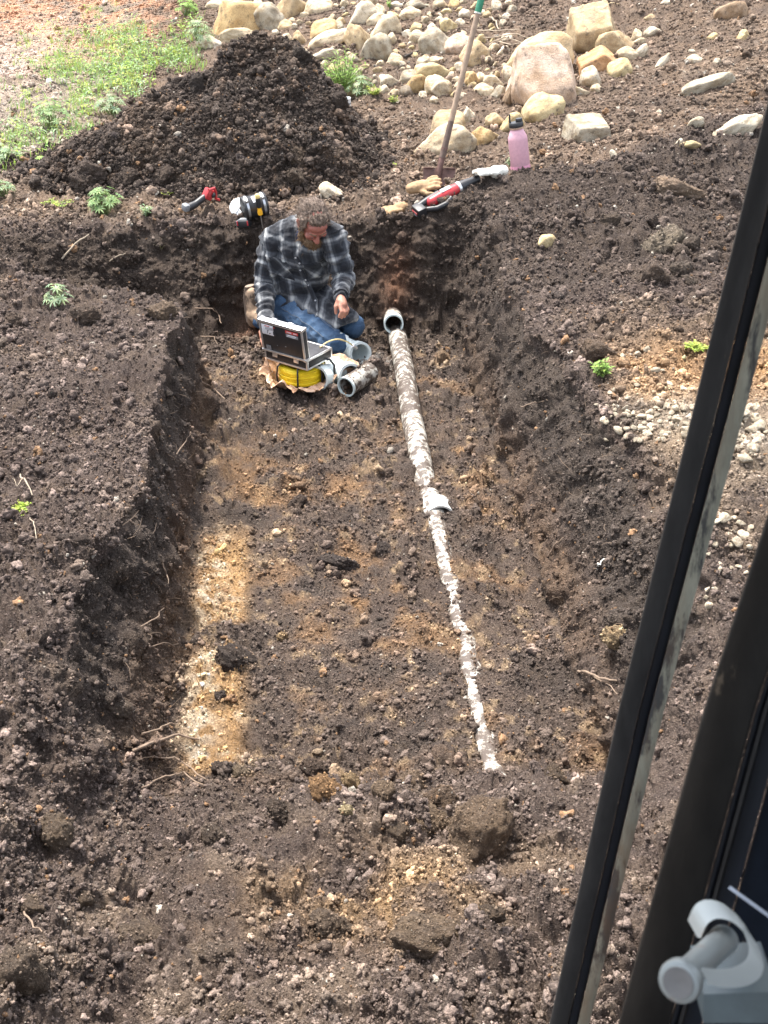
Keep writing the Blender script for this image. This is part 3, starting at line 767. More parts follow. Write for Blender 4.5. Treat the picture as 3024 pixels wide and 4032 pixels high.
for px, py, w, h, tone, roll in SMALL:
    near = sorted(range(41), key=lambda k: math.hypot(px - ANCH[k][0], py - ANCH[k][1]))
    size = 'tiny' if w < 36 else 'small' if w < 58 else 'medium'
    shape = 'flat' if h < .5 * w else 'round' if h > .8 * w else 'oval'
    for k in near:
        lab = f'{size} {shape} {WORD[tone]} stone {direction(px - ANCH[k][0], py - ANCH[k][1])} {SHORT[k]}'
        if lab not in seen: break
    seen[lab] = 1
    tag(put_stone(px, py, w, h, tone, roll), lab, 'stone', 'stones on the slope behind the hole')

# ------------------------------------------------------------------ lumps of soil lying about
CLODP = []
CL = [
 (1895, 3255, 215, 215, (.13, .092, .062), 'biggest clod, a square brown block at the near trench end'),
 (1705, 3245, 165, 110, (.125, .09, .06), 'wide clod close beside the biggest square one'),
 (1722, 3135, 135, 105, (.115, .08, .055), 'ridged clod just behind the biggest square one'),
 (1617, 3080, 130, 125, (.12, .085, .058), 'tall dark-sided clod at the foot of the trench floor'),
 (1284, 3112, 120, 112, (.20, .12, .06), 'orange-faced clod among the near trench rubble'),
 (1237, 3025, 95, 80, (.085, .06, .045), 'dark clod behind the orange-faced one'),
 (1374, 3075, 84, 76, (.22, .155, .085), 'yellow-tan clod right of the orange-faced one'),
 (1120, 3180, 120, 80, (.075, .056, .043), 'dark flat clod in front of the orange strip'),
 (2005, 3292, 98, 62, (.085, .062, .047), 'small dark clod leaning right of the biggest one'),
 (1507, 3120, 92, 80, (.14, .10, .066), 'light brown clod in the middle of the rubble'),
 (2190, 3050, 95, 72, (.10, .072, .05), 'clod at the right wall foot near the cab post'),
 (1570, 3276, 84, 58, (.11, .08, .055), 'low clod in front of the rubble line'),
 (1366, 3184, 48, 46, (.36, .29, .17), 'small round buff lump in the rubble'),
 (1700, 3690, 290, 165, (.12, .087, .06), 'wide half-buried block in the near heap'),
 (1310, 3625, 150, 100, (.105, .077, .055), 'half-buried clod left of the wide near block'),
 (1930, 3592, 112, 52, (.11, .08, .056), 'flat clod right of the wide near block'),
 (222, 3275, 155, 130, (.125, .093, .066), 'knobbly grey-brown clod on the near left bank'),
 (62, 3830, 190, 200, (.10, .075, .055), 'big rounded clod in the bottom left corner'),
 (565, 3690, 185, 100, (.105, .078, .057), 'low broad clod in the lower left heap'),
 (135, 3560, 84, 70, (.125, .092, .066), 'clod beside the pale sprout at lower left'),
 (320, 3530, 92, 66, (.11, .082, .06), 'clod right of the pale sprout at lower left'),
 (852, 3752, 112, 76, (.14, .105, .08), 'pale crumbling clod near the bottom centre'),
 (785, 3390, 92, 56, (.12, .10, .088), 'greyish flat clod in the near heap'),
 (845, 3292, 92, 82, (.095, .072, .055), 'clod with a white pebble on it'),
 (920, 3985, 110, 90, (.115, .084, .06), 'clod cut by the bottom edge'),
 (2555, 1075, 140, 100, (.080, .060, .047), 'large dark clod lowest on the right spoil bank'),
 (2605, 945, 145, 112, (.17, .14, .105), 'large clod with white chalky top on the right bank'),
 (2670, 742, 200, 72, (.17, .125, .09), 'slab-like clod with a pale crust on the right bank'),
 (2690, 1000, 82, 66, (.085, .065, .052), 'dark clod right of the chalky-topped one'),
 (2682, 1062, 84, 56, (.12, .095, .075), 'grey clod right of the large dark one'),
 (2725, 962, 64, 58, (.09, .07, .055), 'small clod furthest uphill in the right cluster'),
 (2792, 1015, 76, 44, (.15, .12, .10), 'long pale clod by the cab post'),
 (2818, 978, 64, 60, (.10, .076, .06), 'clod almost touching the cab post'),
 (2560, 872, 64, 48, (.082, .062, .05), 'small dark clod uphill of the chalky-topped one'),
 (2722, 1112, 82, 50, (.09, .07, .055), 'low dark clod below the right cluster'),
 (2262, 850, 62, 46, (.08, .06, .05), 'dark clod at the left side of the spoil bank'),
 (2405, 862, 74, 50, (.085, .065, .05), 'dark clod beside an orange crumb on the bank'),
 (2380, 1010, 50, 40, (.075, .056, .045), 'lone small clod on the smooth bank'),
 (2360, 1380, 150, 80, (.10, .072, .052), 'rounded clod behind the bright green sprout'),
 (1735, 1407, 76, 66, (.18, .125, .08), 'brown lump on the trench floor beside the pipe'),
 (1515, 2172, 74, 60, (.055, .043, .037), 'black clod in the middle of the trench floor'),
 (1330, 2215, 145, 56, (.060, .048, .042), 'wide black clod on the trench floor'),
 (1170, 1972, 72, 50, (.07, .052, .042), 'dark clod left of the wide black one'),
 (930, 2595, 155, 92, (.062, .048, .040), 'dark crumbled clod lying across the orange strip'),
 (1110, 2510, 42, 38, (.26, .18, .10), 'small tan lump near the orange strip'),
 (862, 2742, 54, 42, (.065, .05, .042), 'little dark clod on the orange strip'),
 (870, 3025, 76, 56, (.075, .056, .045), 'dark clod at the end of the orange strip'),
 (960, 3040, 90, 50, (.17, .13, .09), 'pale clod past the end of the orange strip'),
 (366, 672, 112, 76, (.058, .044, .036), 'dark clod at the left foot of the soil heap'),
 (492, 700, 118, 74, (.065, .049, .039), 'smooth brown clod at the foot of the heap'),
 (637, 686, 98, 78, (.060, .045, .036), 'rounded clod in the middle of the heap foot'),
 (337, 724, 112, 80, (.062, .047, .038), 'clod behind the lupin at the heap foot'),
 (1190, 217, 76, 66, (.048, .038, .031), 'clod poking up from the heap top'),
 (775, 322, 56, 56, (.052, .042, .036), 'clod lodged high on the heap face'),
 (1320, 395, 90, 62, (.055, .042, .034), 'clod on the right shoulder of the heap'),
 (1180, 600, 110, 84, (.085, .063, .046), 'brown clod low on the right heap face'),
 (1150, 690, 90, 60, (.07, .053, .04), 'clod at the right foot of the heap'),
 (640, 1230, 120, 70, (.11, .08, .056), 'clod on the left bank by the hole corner'),
 (560, 1090, 100, 60, (.07, .053, .042), 'dark mound-like clod on the left bank rim'),
 (330, 1240, 120, 60, (.09, .066, .05), 'flat clod beside the left bank plant'),
 (80, 1260, 110, 60, (.085, .062, .047), 'clod at the left edge of the left bank'),
 (290, 2130, 130, 50, (.07, .052, .042), 'flat dark clod on the left bank'),
 (470, 2780, 90, 60, (.11, .085, .065), 'grey clod on the left bank slope'),
 (2440, 2510, 130, 70, (.30, .22, .13), 'pale ledge of clay in the right wall'),
]
for px, py, w, h, col, lab in CL:
    far = py < 800 and px < 1400
    o = put_stone(px, py, w, h, None, rnd.uniform(-12, 12), None, .95, Za if far else Zg, name='soil_clod', mesh=CLODS[rnd.randrange(8)], colour=np.array(col) * 1.15)
    tag(o, lab, 'clod', 'clods of dug soil')
    mv, mn = mverts(o.data), mnorms(o.data); n_ = int(np.clip(w * h / 45, 40, 600)); ix = rng.choice(len(mv), n_)
    A_ = np.array(o.matrix_world); wp = mv[ix] @ A_[:3, :3].T + A_[:3, 3]; w_n = mn[ix] @ np.linalg.inv(A_[:3, :3]); w_n /= np.linalg.norm(w_n, axis=1, keepdims=True)
    kk = w_n[:, 2] > -.3; CLODP.append((wp[kk], w_n[kk], np.tile(np.array(o.color[:3]), (kk.sum(), 1))))

px_, py_, dep_ = project(P)
vis = (dep_ > .8) & (px_ > -250) & (px_ < 3300) & (py_ > -200) & (py_ < 4350)
cand = np.nonzero(vis.reshape(-1))[0]
wt = (AREA / np.clip(dep_, 1.5, 12) ** 1.7).reshape(-1)[cand] * np.clip(.72 + .9 * fbm(P.reshape(-1, 3)[cand] * 2.6, 3, 55), .22, 1.4)
wt = wt / wt.sum()
def strew(n_ground, n_heap, lo, hi, ex, seed, wall):
    r = np.random.default_rng(seed)
    pk = r.choice(cand, n_ground, p=wt); cp = P.reshape(-1, 3)[pk]; cn = N.reshape(-1, 3)[pk]; cc = COL.reshape(-1, 3)[pk]
    sel = r.choice(len(used), n_heap)
    cp = np.concatenate([cp, hp[used][sel]]); cn = np.concatenate([cn, HN.reshape(-1, 3)[used][sel]]); cc = np.concatenate([cc, HC.reshape(-1, 3)[used][sel]])
    if len(CLODP) and seed == 1:
        qp, qn, qc = [np.concatenate(a) for a in zip(*CLODP)]; cp = np.concatenate([cp, qp]); cn = np.concatenate([cn, qn]); cc = np.concatenate([cc, qc])
    cp = cp + r.normal(size=cp.shape) * .003
    k = r.random(len(cp)) < np.where(cn[:, 2] < .5, wall, 1.0)
    s_, t_ = xy2st(cp[:, 0], cp[:, 1])
    if seed > 1: k &= r.random(len(cp)) < 1 - .6 * ((t_ > -.46) & (t_ < 1) & (s_ > 3.1) & (s_ < 6.2)) - .5 * (s_ > 9)
    cp, cn, cc = cp[k], cn[k], cc[k]
    d = project(cp)[2]; sz = (lo + (hi - lo) * r.random(len(cp)) ** ex) * (np.clip(d, 2, 10) / 3.2) ** .75
    return cp, cn, cc, sz
parts = [strew(250000, 42000, .0022, .0062, 2.2, 1, .42), strew(62000, 9000, .0042, .013, 2.6, 2, .25), strew(7500, 1200, .011, .028, 2.5, 3, .06)]
cp, cn, cc, sz = [np.concatenate([a[i] for a in parts]) for i in range(4)]
sc3 = sz[:, None] * rng.uniform(.75, 1.25, (len(cp), 3))
tint = cc * rng.lognormal(.26, .34, (len(cp), 1))
pale = rng.random(len(cp)) < .012
tint[pale] = np.array([.45, .40, .33]) * rng.uniform(.6, 1.2, (pale.sum(), 1)); sc3[pale] *= .8
org = rng.random(len(cp)) < .02
tint[org] = np.array([.26, .155, .085]) * rng.uniform(.7, 1.2, (org.sum(), 1))
gn_scatter('loose_crumbs', cp + cn * (sz * .2)[:, None], sc3, rng.uniform(0, 6.28, (len(cp), 3)), rng.integers(0, 8, len(cp)), np.clip(tint, .02, .7), 'crumbs of loose soil strewn over the digging')
# pale pebbles strewn over the slope
cand = np.nonzero((vis & (SS > 7.5)).reshape(-1))[0]
pk = rng.choice(cand, 2600); w = ss(-1.5, .8, T.reshape(-1)[pk]); pk = pk[rng.random(len(pk)) < .25 + .75 * w]
pp = P.reshape(-1, 3)[pk]; ps = (.006 + .022 * rng.random(len(pk)) ** 4) * (SS.reshape(-1)[pk] / 9)
gn_scatter('slope_pebbles', pp, ps[:, None] * rng.uniform(.6, 1.4, (len(pk), 3)), rng.uniform(0, 6.28, (len(pk), 3)), rng.integers(0, 6, len(pk)),
           np.clip(np.array([.47, .42, .35]) * rng.uniform(.5, 1.25, (len(pk), 1)), 0, .75), 'pale pebbles and chips strewn over the slope')
# ------------------------------------------------------------------ white gravel on the right bank
CHIP = []
for i in range(6):
    V, Fc = lump(200 + i, 40, 7, 3, .05, 2.5); CHIP.append(raw_mesh('chip', V, Fc)); CHIP[-1].materials.append(M_ROCK)
def chips(n, cx, cy, sx, sy, lo, hi, lab, grp):
    k = 0
    while k < n:
        px, py = cx + rnd.gauss(0, 1) * sx, cy + rnd.gauss(0, 1) * sy
        if abs(px - cx) > 2.0 * sx or abs(py - cy) > 2 * sy: continue
        w = lo + (hi - lo) * rnd.random() ** 2
        p, nn = at(px, py, Zg, True); r = w * depth_of(p) / FPX * .55
        o = link(bpy.data.objects.new('gravel_stone', CHIP[k % 6]))
        o.matrix_world = Matrix.Translation(Vector(p) + Vector(nn) * r * .35) @ RZ(rnd.uniform(0, 6)) @ RX(rnd.uniform(-.5, .5)) @ Matrix.Diagonal((r * rnd.uniform(.8, 1.25), r * rnd.uniform(.5, 1), r * rnd.uniform(.4, .8), 1))
        o.color = (*np.clip(np.array(TONE['white']) * rnd.uniform(.5, .95), 0, .7), 1)
        tag(o, ('larger ' if w > lo + .45 * (hi - lo) else 'smaller ') + lab, 'gravel stone', grp); k += 1
chips(58, 2570, 1675, 105, 42, 24, 46, 'white stone in the gravel patch left of the cab post', 'white gravel left of the post')
chips(16, 2440, 1600, 60, 40, 16, 30, 'whitish chip at the edge of the gravel patch', 'chips edging the gravel patch')
chips(34, 2950, 1690, 60, 60, 26, 60, 'white stone in the gravel seen right of the cab post', 'white gravel right of the post')
chips(14, 2900, 2110, 45, 40, 26, 62, 'white stone below the gravel between the two dark posts', 'white stones between the posts')
chips(10, 2860, 2280, 50, 60, 20, 40, 'pale chip low between the two dark posts', 'pale chips between the posts')
chips(8, 2530, 1450, 100, 50, 20, 40, 'lone white stone on the tan bank above the gravel', 'white stones on the tan bank')

# ------------------------------------------------------------------ roots and sticks
def root(px_list, w, lab, mat=M_ROOT, lift=.015, name='root', cat='root', branch=None):
    pts = []
    for i, (px, py) in enumerate(px_list):
        p, nn = at(px, py, Za, True); k = math.sin(math.pi * (i + .35) / (len(px_list)))
        pts.append(Vector(p) + Vector(nn) * (lift * (.3 + k)))
    def smooth(pts):
        out = []
        for i in range(len(pts) - 1):
            for t in (0, .33, .66):
                q = pts[i].lerp(pts[i + 1], t); out.append(q + Vector([rnd.gauss(0, 1) for _ in range(3)]) * .003)
        return out + [pts[-1]]
    q = smooth(pts); r = w * depth_of(pts[0]) / FPX / 2
    b = MB().tube(q, [r * (1 - .55 * abs(i / (len(q) - 1) - .2)) * rnd.uniform(.85, 1.15) for i in range(len(q))], 7)
    if branch:
        bp = [q[len(q) // 3]] + [Vector(at(px, py, Za)) + Vector((0, 0, lift)) for px, py in branch]
        bq = smooth(bp); b.tube(bq, [r * .55 * (1 - .6 * i / len(bq)) for i in range(len(bq))], 6)
    return tag(b.build(name, mat), lab, cat)
root([(505, 2965), (555, 2940), (620, 2925), (700, 2925), (780, 2925)], 15, 'thick pale root sticking from the left wall', branch=[(640, 2945), (700, 2965)], lift=.03)
root([(545, 2893), (600, 2880), (650, 2868), (700, 2864)], 9, 'thin root just behind the thick pale one', lift=.02)
root([(585, 2985), (660, 3010), (730, 3045), (810, 3090)], 8, 'root slanting down below the thick pale one', lift=.03)
root([(545, 3118), (600, 3095), (660, 3078), (730, 3085), (800, 3112)], 9, 'arched root lowest at the near trench corner', lift=.03)
root([(750, 1495), (800, 1520), (845, 1545), (885, 1578)], 7, 'wiry root hanging down the left wall to the floor', lift=.02)
root([(240, 1022), (300, 975), (352, 925)], 8, 'straight stick against the shaded face of the hole', M_DRY, .02, 'stick', 'stick')
root([(428, 1026), (462, 1010), (495, 998)], 6, 'short twig on the shaded face of the hole', M_DRY, .01, 'twig', 'twig')
root([(2285, 2640), (2330, 2655), (2385, 2672), (2450, 2690)], 11, 'stout root across the foot of the right wall', lift=.02, branch=[(2400, 2720), (2430, 2750)])
root([(2160, 2190), (2195, 2155), (2232, 2118)], 6, 'thin root slanting up the right wall', lift=.015)
root([(2060, 1606), (2105, 1592), (2150, 1580)], 5, 'wiry root high on the right wall', lift=.015)
root([(2360, 2243), (2378, 2226), (2392, 2206)], 9, 'short pale splinter on the right wall', M_RAG, .01, 'splinter', 'splinter')
root([(770, 1215), (810, 1222), (840, 1245), (858, 1275)], 5, 'curling root at the hole corner of the left bank', lift=.03, branch=[(850, 1230), (875, 1262)])
root([(800, 1330), (840, 1350), (862, 1378)], 4, 'fine root below the hole corner', lift=.03)
root([(680, 1790), (720, 1740), (740, 1700)], 5, 'root running up the left wall face', lift=.015)
root([(620, 2215), (640, 2260), (650, 2300)], 6, 'short root stub on the left wall', lift=.015)
root([(545, 2470), (585, 2435), (620, 2400)], 6, 'root pointing out of the left wall halfway', lift=.03)
root([(560, 2550), (620, 2535), (680, 2545)], 6, 'root lying over the left wall above the strip', lift=.02)
root([(80, 1905), (105, 1945), (132, 1992)], 7, 'pale forked stalk on the left bank', M_DRY, .05, 'stalk', 'stalk', branch=[(80, 1960), (68, 1930)])
root([(125, 2062), (140, 2100), (150, 2145)], 5, 'bent dry stalk below the left bank weed', M_DRY, .03, 'stalk', 'stalk')
root([(1598, 232), (1625, 220), (1655, 206)], 11, 'dark rotten stick among the stones', simple('rotten_wood', (.05, .04, .035), .9), .02, 'stick', 'stick')
root([(2205, 150), (2230, 140), (2255, 128)], 7, 'dry stick leaning on the squarish boulder', M_DRY, .03, 'stick', 'stick')
root([(90, 3600), (115, 3650), (160, 3690)], 9, 'pale sprout lying in the lower left soil', M_ROOT, .02, 'sprout', 'sprout')
for i, pl in enumerate([[(1905, 165), (1960, 172), (2040, 168), (2120, 180)], [(1925, 195), (1990, 176), (2060, 190)], [(1880, 130), (1950, 145), (2050, 138)], [(1930, 80), (1950, 110), (1965, 135)], [(1950, 178), (2020, 200), (2110, 190)]]):
    root(pl, 5 + i % 2, 'dry twig in the litter above the huge boulder', M_DRY, .05, 'twig', 'twig')['group'] = 'dry twigs above the boulder'

# ------------------------------------------------------------------ plants
def leaf_mat(name, c0, c1):
    m, nt, b = mat_new(name, .55, spec=.35); q = NT(nt)
    a = q.n('ShaderNodeAttribute', _attribute_name='col').outputs['Color']
    oi = q.n('ShaderNodeTexCoord').outputs['Object']
    c = q.mix(a, q.ramp(q.noise(oi, 30, 3), [(.3, .75), (.7, 1.25)]), 1.0, 'MULTIPLY')
    q.l(c, b.inputs['Base Color'])
    tr = q.n('ShaderNodeBsdfTranslucent'); q.l(c, tr.inputs['Color'])
    mx = q.n('ShaderNodeMixShader'); mx.inputs[0].default_value = .35
    q.l(b.outputs[0], mx.inputs[1]); q.l(tr.outputs[0], mx.inputs[2]); q.l(mx.outputs[0], nt.nodes['Material Output'].inputs['Surface'])
    return m
M_LEAF = leaf_mat('leaf', 0, 0)
class LeafMB(MB):
    def __init__(s): super().__init__(); s.C = []
    def leaf(s, p, d, up, L, w, col):           # a folded blade of four triangles
        p, d, up = Vector(p), Vector(d).normalized(), Vector(up)
        side = d.cross(up); side = side.normalized() if side.length > 1e-5 else Vector((1, 0, 0)); n = side.cross(d)
        V = [p, p + d * L * .5 + side * w / 2 + n * w * .22, p + d * L - Vector((0, 0, L * .18)), p + d * L * .5 - side * w / 2 + n * w * .22, p + d * L * .5]
        s.add(V, [(0, 1, 4), (1, 2, 4), (2, 3, 4), (3, 0, 4)]); s.C += [col] * 5
    def blade(s, p, d, L, w, col):
        p, d = Vector(p), Vector(d); side = Vector((-d.y, d.x, 0)); side = side.normalized() * w if side.length > 1e-5 else Vector((w, 0, 0))
        m = p + d * L * .55; e = p + d * L + Vector((d.x, d.y, -.35)) * L * .25
        s.add([p - side, p + side, m + side * .7, m - side * .7, e], [(0, 1, 2, 3), (3, 2, 4)]); s.C += [col] * 5
    def done(s, name, parent=None):
        me = raw_mesh(name, s.V, s.F); set_col(me, np.clip(np.array(s.C), .01, .7)); return obj(name, me, M_LEAF, parent)
GREEN = {'lupin': (.22, .33, .13), 'grey': (.28, .37, .20), 'lime': (.32, .40, .07), 'bright': (.24, .38, .08), 'dry': (.38, .33, .16)}
def jit(c, a=.3): k = rnd.uniform(1 - a, 1 + a); return (c[0] * k * rnd.uniform(.85, 1.15), c[1] * k, c[2] * k * rnd.uniform(.8, 1.2))
def plant(px, py, w, h, kind, lab, n=26, style='palm', cat='plant', grp=None):
    base, nn = at(px, py, Zg, True); d = depth_of(base); W, H = w * d / FPX / 2, h * d / FPX
    e = empty('leafy_plant', base - np.array([0, 0, .01]), label=lab, cat=cat, group=grp)
    st, lf = MB(), LeafMB(); col = GREEN[kind]
    for i in range(n):
        a = rnd.uniform(0, 6.283); rr = math.sqrt(rnd.random()); k = rnd.uniform(.45, 1.0)
        tip = Vector((math.cos(a) * rr * W, math.sin(a) * rr * W, H * k * (1 - .45 * rr * rr)))
        if style == 'flat': tip.z *= .5
        root_ = Vector((math.cos(a), math.sin(a), 0)) * W * .25 * rnd.random()
        mid = root_.lerp(tip, .55) + Vector((0, 0, H * .12))
        st.tube([root_, mid, tip], [.0028, .0022, .0014], 4)
        out = Vector((math.cos(a), math.sin(a), .3)).normalized()
        if style == 'palm':
            m = rnd.randint(7, 9); L = rnd.uniform(.028, .05) * (.7 + H * 1.6)
            ax = (out * rr + Vector((0, 0, 1))).normalized(); u = ax.orthogonal().normalized(); v = ax.cross(u)
            for j in range(m):
                b = 6.283 * j / m + a; lf.leaf(tip, u * math.cos(b) + v * math.sin(b) + ax * .15, ax, L * rnd.uniform(.8, 1.15), L * .26, jit(col))
        else:
            for j in range(7):
                q = root_.lerp(tip, .35 + .65 * j / 6) ; b = rnd.uniform(0, 6.283)
                lf.leaf(q, Vector((math.cos(b), math.sin(b), rnd.uniform(.0, .8))) + out * .5, (0, 0, 1), rnd.uniform(.02, .045) * (.6 + H * 2), .012, jit(col))
    st.build('stems', simple('stem_green', (.17, .22, .08), .6) if 'stem_green' not in bpy.data.materials else bpy.data.materials['stem_green'], e)
    lf.done('foliage', e)
    return e
plant(405, 838, 130, 125, 'lupin', 'lupin with star-shaped leaves on the rim left of the tools', 34)
plant(1352, 378, 200, 205, 'bright', 'tall bushy weed right of the soil heap', 100, 'bush')
plant(1425, 388, 110, 90, 'grey', 'lower grey-green weed in front of the tall bushy one', 40, 'palm')
plant(205, 505, 150, 125, 'lupin', 'large rounded lupin in the weedy patch', 46)
plant(440, 448, 120, 90, 'grey', 'grey-green lupin against the heap left side', 40)
plant(232, 1195, 86, 96, 'grey', 'small feathery seedling on the left bank', 16)
plant(70, 2012, 115, 34, 'lime', 'low yellow-green weed on the left bank', 22, 'flat')
plant(2368, 1472, 80, 76, 'bright', 'bright green sprout on the right bank', 20, 'bush')
plant(2745, 1362, 105, 48, 'lime', 'low green weed by the cab post', 24, 'flat')
plant(205, 800, 165, 44, 'lime', 'flat yellow-green ferny weed left of the lupin', 30, 'flat')
plant(18, 775, 80, 80, 'grey', 'grey-green weed at the left edge below the patch', 26)
plant(578, 842, 66, 54, 'grey', 'wispy seedling between the lupin and the tools', 14, 'bush')
plant(25, 640, 110, 90, 'grey', 'pale weed at the left edge of the patch', 30)
plant(735, 60, 90, 66, 'bright', 'leafy weed beside the big golden boulder', 36)
plant(1470, 372, 70, 50, 'lime', 'yellowish weed right of the tall bushy one', 20, 'bush')
plant(165, 648, 60, 42, 'bright', 'tiny weed on the left skirt of the heap', 10)
plant(1538, 30, 34, 44, 'bright', 'single green sprig among the top stones', 8, 'bush')
plant(1550, 652, 60, 26, 'lime', 'flat bright patch of seedlings on bare soil', 16, 'flat')
plant(670, 760, 70, 30, 'lime', 'small yellowish seedling before the heap foot', 12, 'flat')
plant(1552, 405, 40, 36, 'lime', 'small yellow-green sprig below the stones', 8, 'bush')
plant(2010, 655, 36, 70, 'grey', 'thin weed beside the pink bottle', 6, 'bush')
plant(790, 185, 110, 120, 'grey', 'grey-green weed beside the round white stone', 34)
plant(2258, 800, 60, 30, 'lime', 'scrap of green on the dark spoil bank', 6, 'flat') if False else None
g = LeafMB(); b0 = at(640, 985, Za)
for i in range(9):
    a = rnd.uniform(0, 6.28); g.blade(Vector(b0), Vector((math.cos(a) * .5, math.sin(a) * .5 - .3, .9)).normalized(), rnd.uniform(.05, .10), .003, jit(GREEN['dry']))
tag(g.done('grass_tuft'), 'dry yellow grass tuft on the shaded hole face', 'grass tuft')
# weeds and grass of the upper left: nobody could count them
g = LeafMB()
PATCH = [(430, 160, 150, 60, 1.0), (520, 140, 60, 40, .8), (250, 270, 120, 50, 1.0), (420, 290, 150, 60, 1.2), (560, 230, 130, 60, 1.1), (520, 330, 70, 60, .9), (330, 380, 90, 50, .5), (680, 200, 80, 40, .8),
         (120, 160, 60, 30, .35), (300, 450, 90, 50, .5), (100, 420, 90, 60, .3), (150, 570, 120, 60, .3), (60, 520, 60, 60, .4), (760, 140, 60, 70, .7), (330, 520, 90, 40, .35), (400, 20, 60, 20, .4), (740, 250, 50, 30, .8), (40, 620, 60, 50, .5)]
for cx, cy, sx, sy, den in PATCH:
    for i in range(int(sx * sy * den / 52)):
        px, py = cx + rnd.gauss(0, .6) * sx, cy + rnd.gauss(0, .6) * sy
        if px < -120 or py < -60: continue
        p = Vector(at(px, py, Zg)); big = rnd.random() < .35; col = GREEN[rnd.choice(['bright', 'bright', 'lime', 'grey', 'lupin'])]
        for j in range(rnd.randint(5, 9)):
            a = rnd.uniform(0, 6.28); q = p + Vector((rnd.gauss(0, .03), rnd.gauss(0, .03), 0))
            if big: g.leaf(q + Vector((0, 0, rnd.uniform(.01, .09))), Vector((math.cos(a), math.sin(a), rnd.uniform(.1, .9))), (0, 0, 1), rnd.uniform(.03, .07), rnd.uniform(.012, .022), jit(col))
            else: g.blade(q, Vector((math.cos(a) * .45, math.sin(a) * .45, 1)).normalized(), rnd.uniform(.04, .11), rnd.uniform(.002, .004), jit(col))
tag(g.done('grass'), 'patchy bright green weeds and grass at the upper left', kind='stuff')
# fine hair roots hanging from the cut walls
b = MB()
for i in range(420):
    if rnd.random() < .6: px, py = rnd.uniform(480, 860), rnd.uniform(1200, 3050)
    else: px, py = rnd.uniform(1750, 2450), rnd.uniform(1050, 2600)
    p, nn = at(px, py, Zg, True)
    if nn[2] > .8: continue
    p, nn = Vector(p), Vector(nn); L = rnd.uniform(.02, .09); s_ = Vector((rnd.gauss(0, .5), rnd.gauss(0, .5), rnd.gauss(-.4, .5))).normalized()
    b.tube([p - nn * .005, p + nn * .012 + s_ * L * .5, p + nn * .006 + s_ * L], [.0014, .0012, .0006], 3, cap=False)
tag(b.build('hair_roots', M_ROOT), 'fine hair roots hanging from the cut trench walls', kind='stuff')
# ------------------------------------------------------------------ drain pipes
def pipe_mesh(pts, ro, ri, n=26): return MB().pipe([Vector(p) for p in pts], ro, ri, n)
def gpt(s, t, z): x, y = st2xy(s, t); return (x, y, z)
R_P = .057
e = empty('drain_pipe', gpt(6.6, .61, 0), label='long soiled white drain pipe half buried along the trench floor', cat='pipe')
_m = (np.abs(T - .615) < .12) & (np.abs(T - .60) > .03) & (SS > 2.2) & (SS < 7)
_sb = np.arange(2.2, 7.0, .05); _zb = np.array([np.median(P[..., 2][_m & (np.abs(SS - x) < .10)]) for x in _sb])
zg = lambda s: float(np.interp(s, _sb, _zb))
HP_ = [(6.74, .095), (6.2, .10), (5.6, .084), (5.2, .056), (5.0, .022), (4.92, -.006), (4.86, -.016), (4.80, .018), (4.65, .026), (4.5, .010), (4.3, -.004), (3.9, -.005), (3.4, -.004), (3.1, -.006), (2.98, -.02), (2.9, -.006), (2.80, -.006), (2.70, -.03), (2.5, -.10)]
zs = [(s, zg(s) + h - .057) for s, h in HP_]
loc = lambda p: tuple(Vector(p) - e.location)
pipe_mesh([loc(gpt(s, .612 + .012 * math.sin(s * 2.1), z)) for s, z in zs], R_P, R_P - .006).build('pipe_body', M_DIRTYPVC, e)
q1, q2 = gpt(4.70, .632, zg(4.70) + .030 - .057), gpt(4.60, .632, zg(4.60) + .028 - .057)
pipe_mesh([loc(q1), loc(q2)], R_P + .010, R_P + .001).build('coupling', simple('chalky_pvc', (.56, .56, .53), .5, var=.1, dirt=.35, dscale=26), e)
e = empty('pipe_stub', gpt(6.83, .605, .10), label='open white pipe end poking out of the far wall', cat='pipe')
loc = lambda p: tuple(Vector(p) - e.location)
a_, b_ = J(1550, 1276, 6.72), J(1541, 1205, 7.25)
pipe_mesh([loc(a_), loc(Vector(a_).lerp(Vector(b_), .5)), loc(b_)], R_P, R_P - .006).build('pipe_body', M_DIRTYPVC, e)
pipe_mesh([loc(Vector(a_) + (Vector(a_) - Vector(b_)).normalized() * .004), loc(Vector(a_).lerp(Vector(b_), .12))], R_P + .0035, R_P - .0065).build('cut_rim', M_PVCIN, e)
# offcut
p0, p1 = Vector(J(1362, 1522, 0)) if False else Vector(onz(1362, 1524, .055)), Vector(onz(1436, 1478, .058))
e = empty('pipe_offcut', p0, label='short mud-flecked pipe offcut lying in front of the fittings', cat='pipe')
dv = (p1 - p0).normalized()
pipe_mesh([Vector(), dv * .11, dv * .235], R_P, R_P - .006).build('pipe_body', M_DIRTYPVC, e)
pipe_mesh([-dv * .002, dv * .012], R_P + .0015, R_P - .0075).build('cut_rim', M_PVCIN, e)
def arc(c, a0, a1, r, u, v, n=10): return [Vector(c) + Vector(u) * r * math.cos(a0 + (a1 - a0) * i / n) + Vector(v) * r * math.sin(a0 + (a1 - a0) * i / n) for i in range(n + 1)]
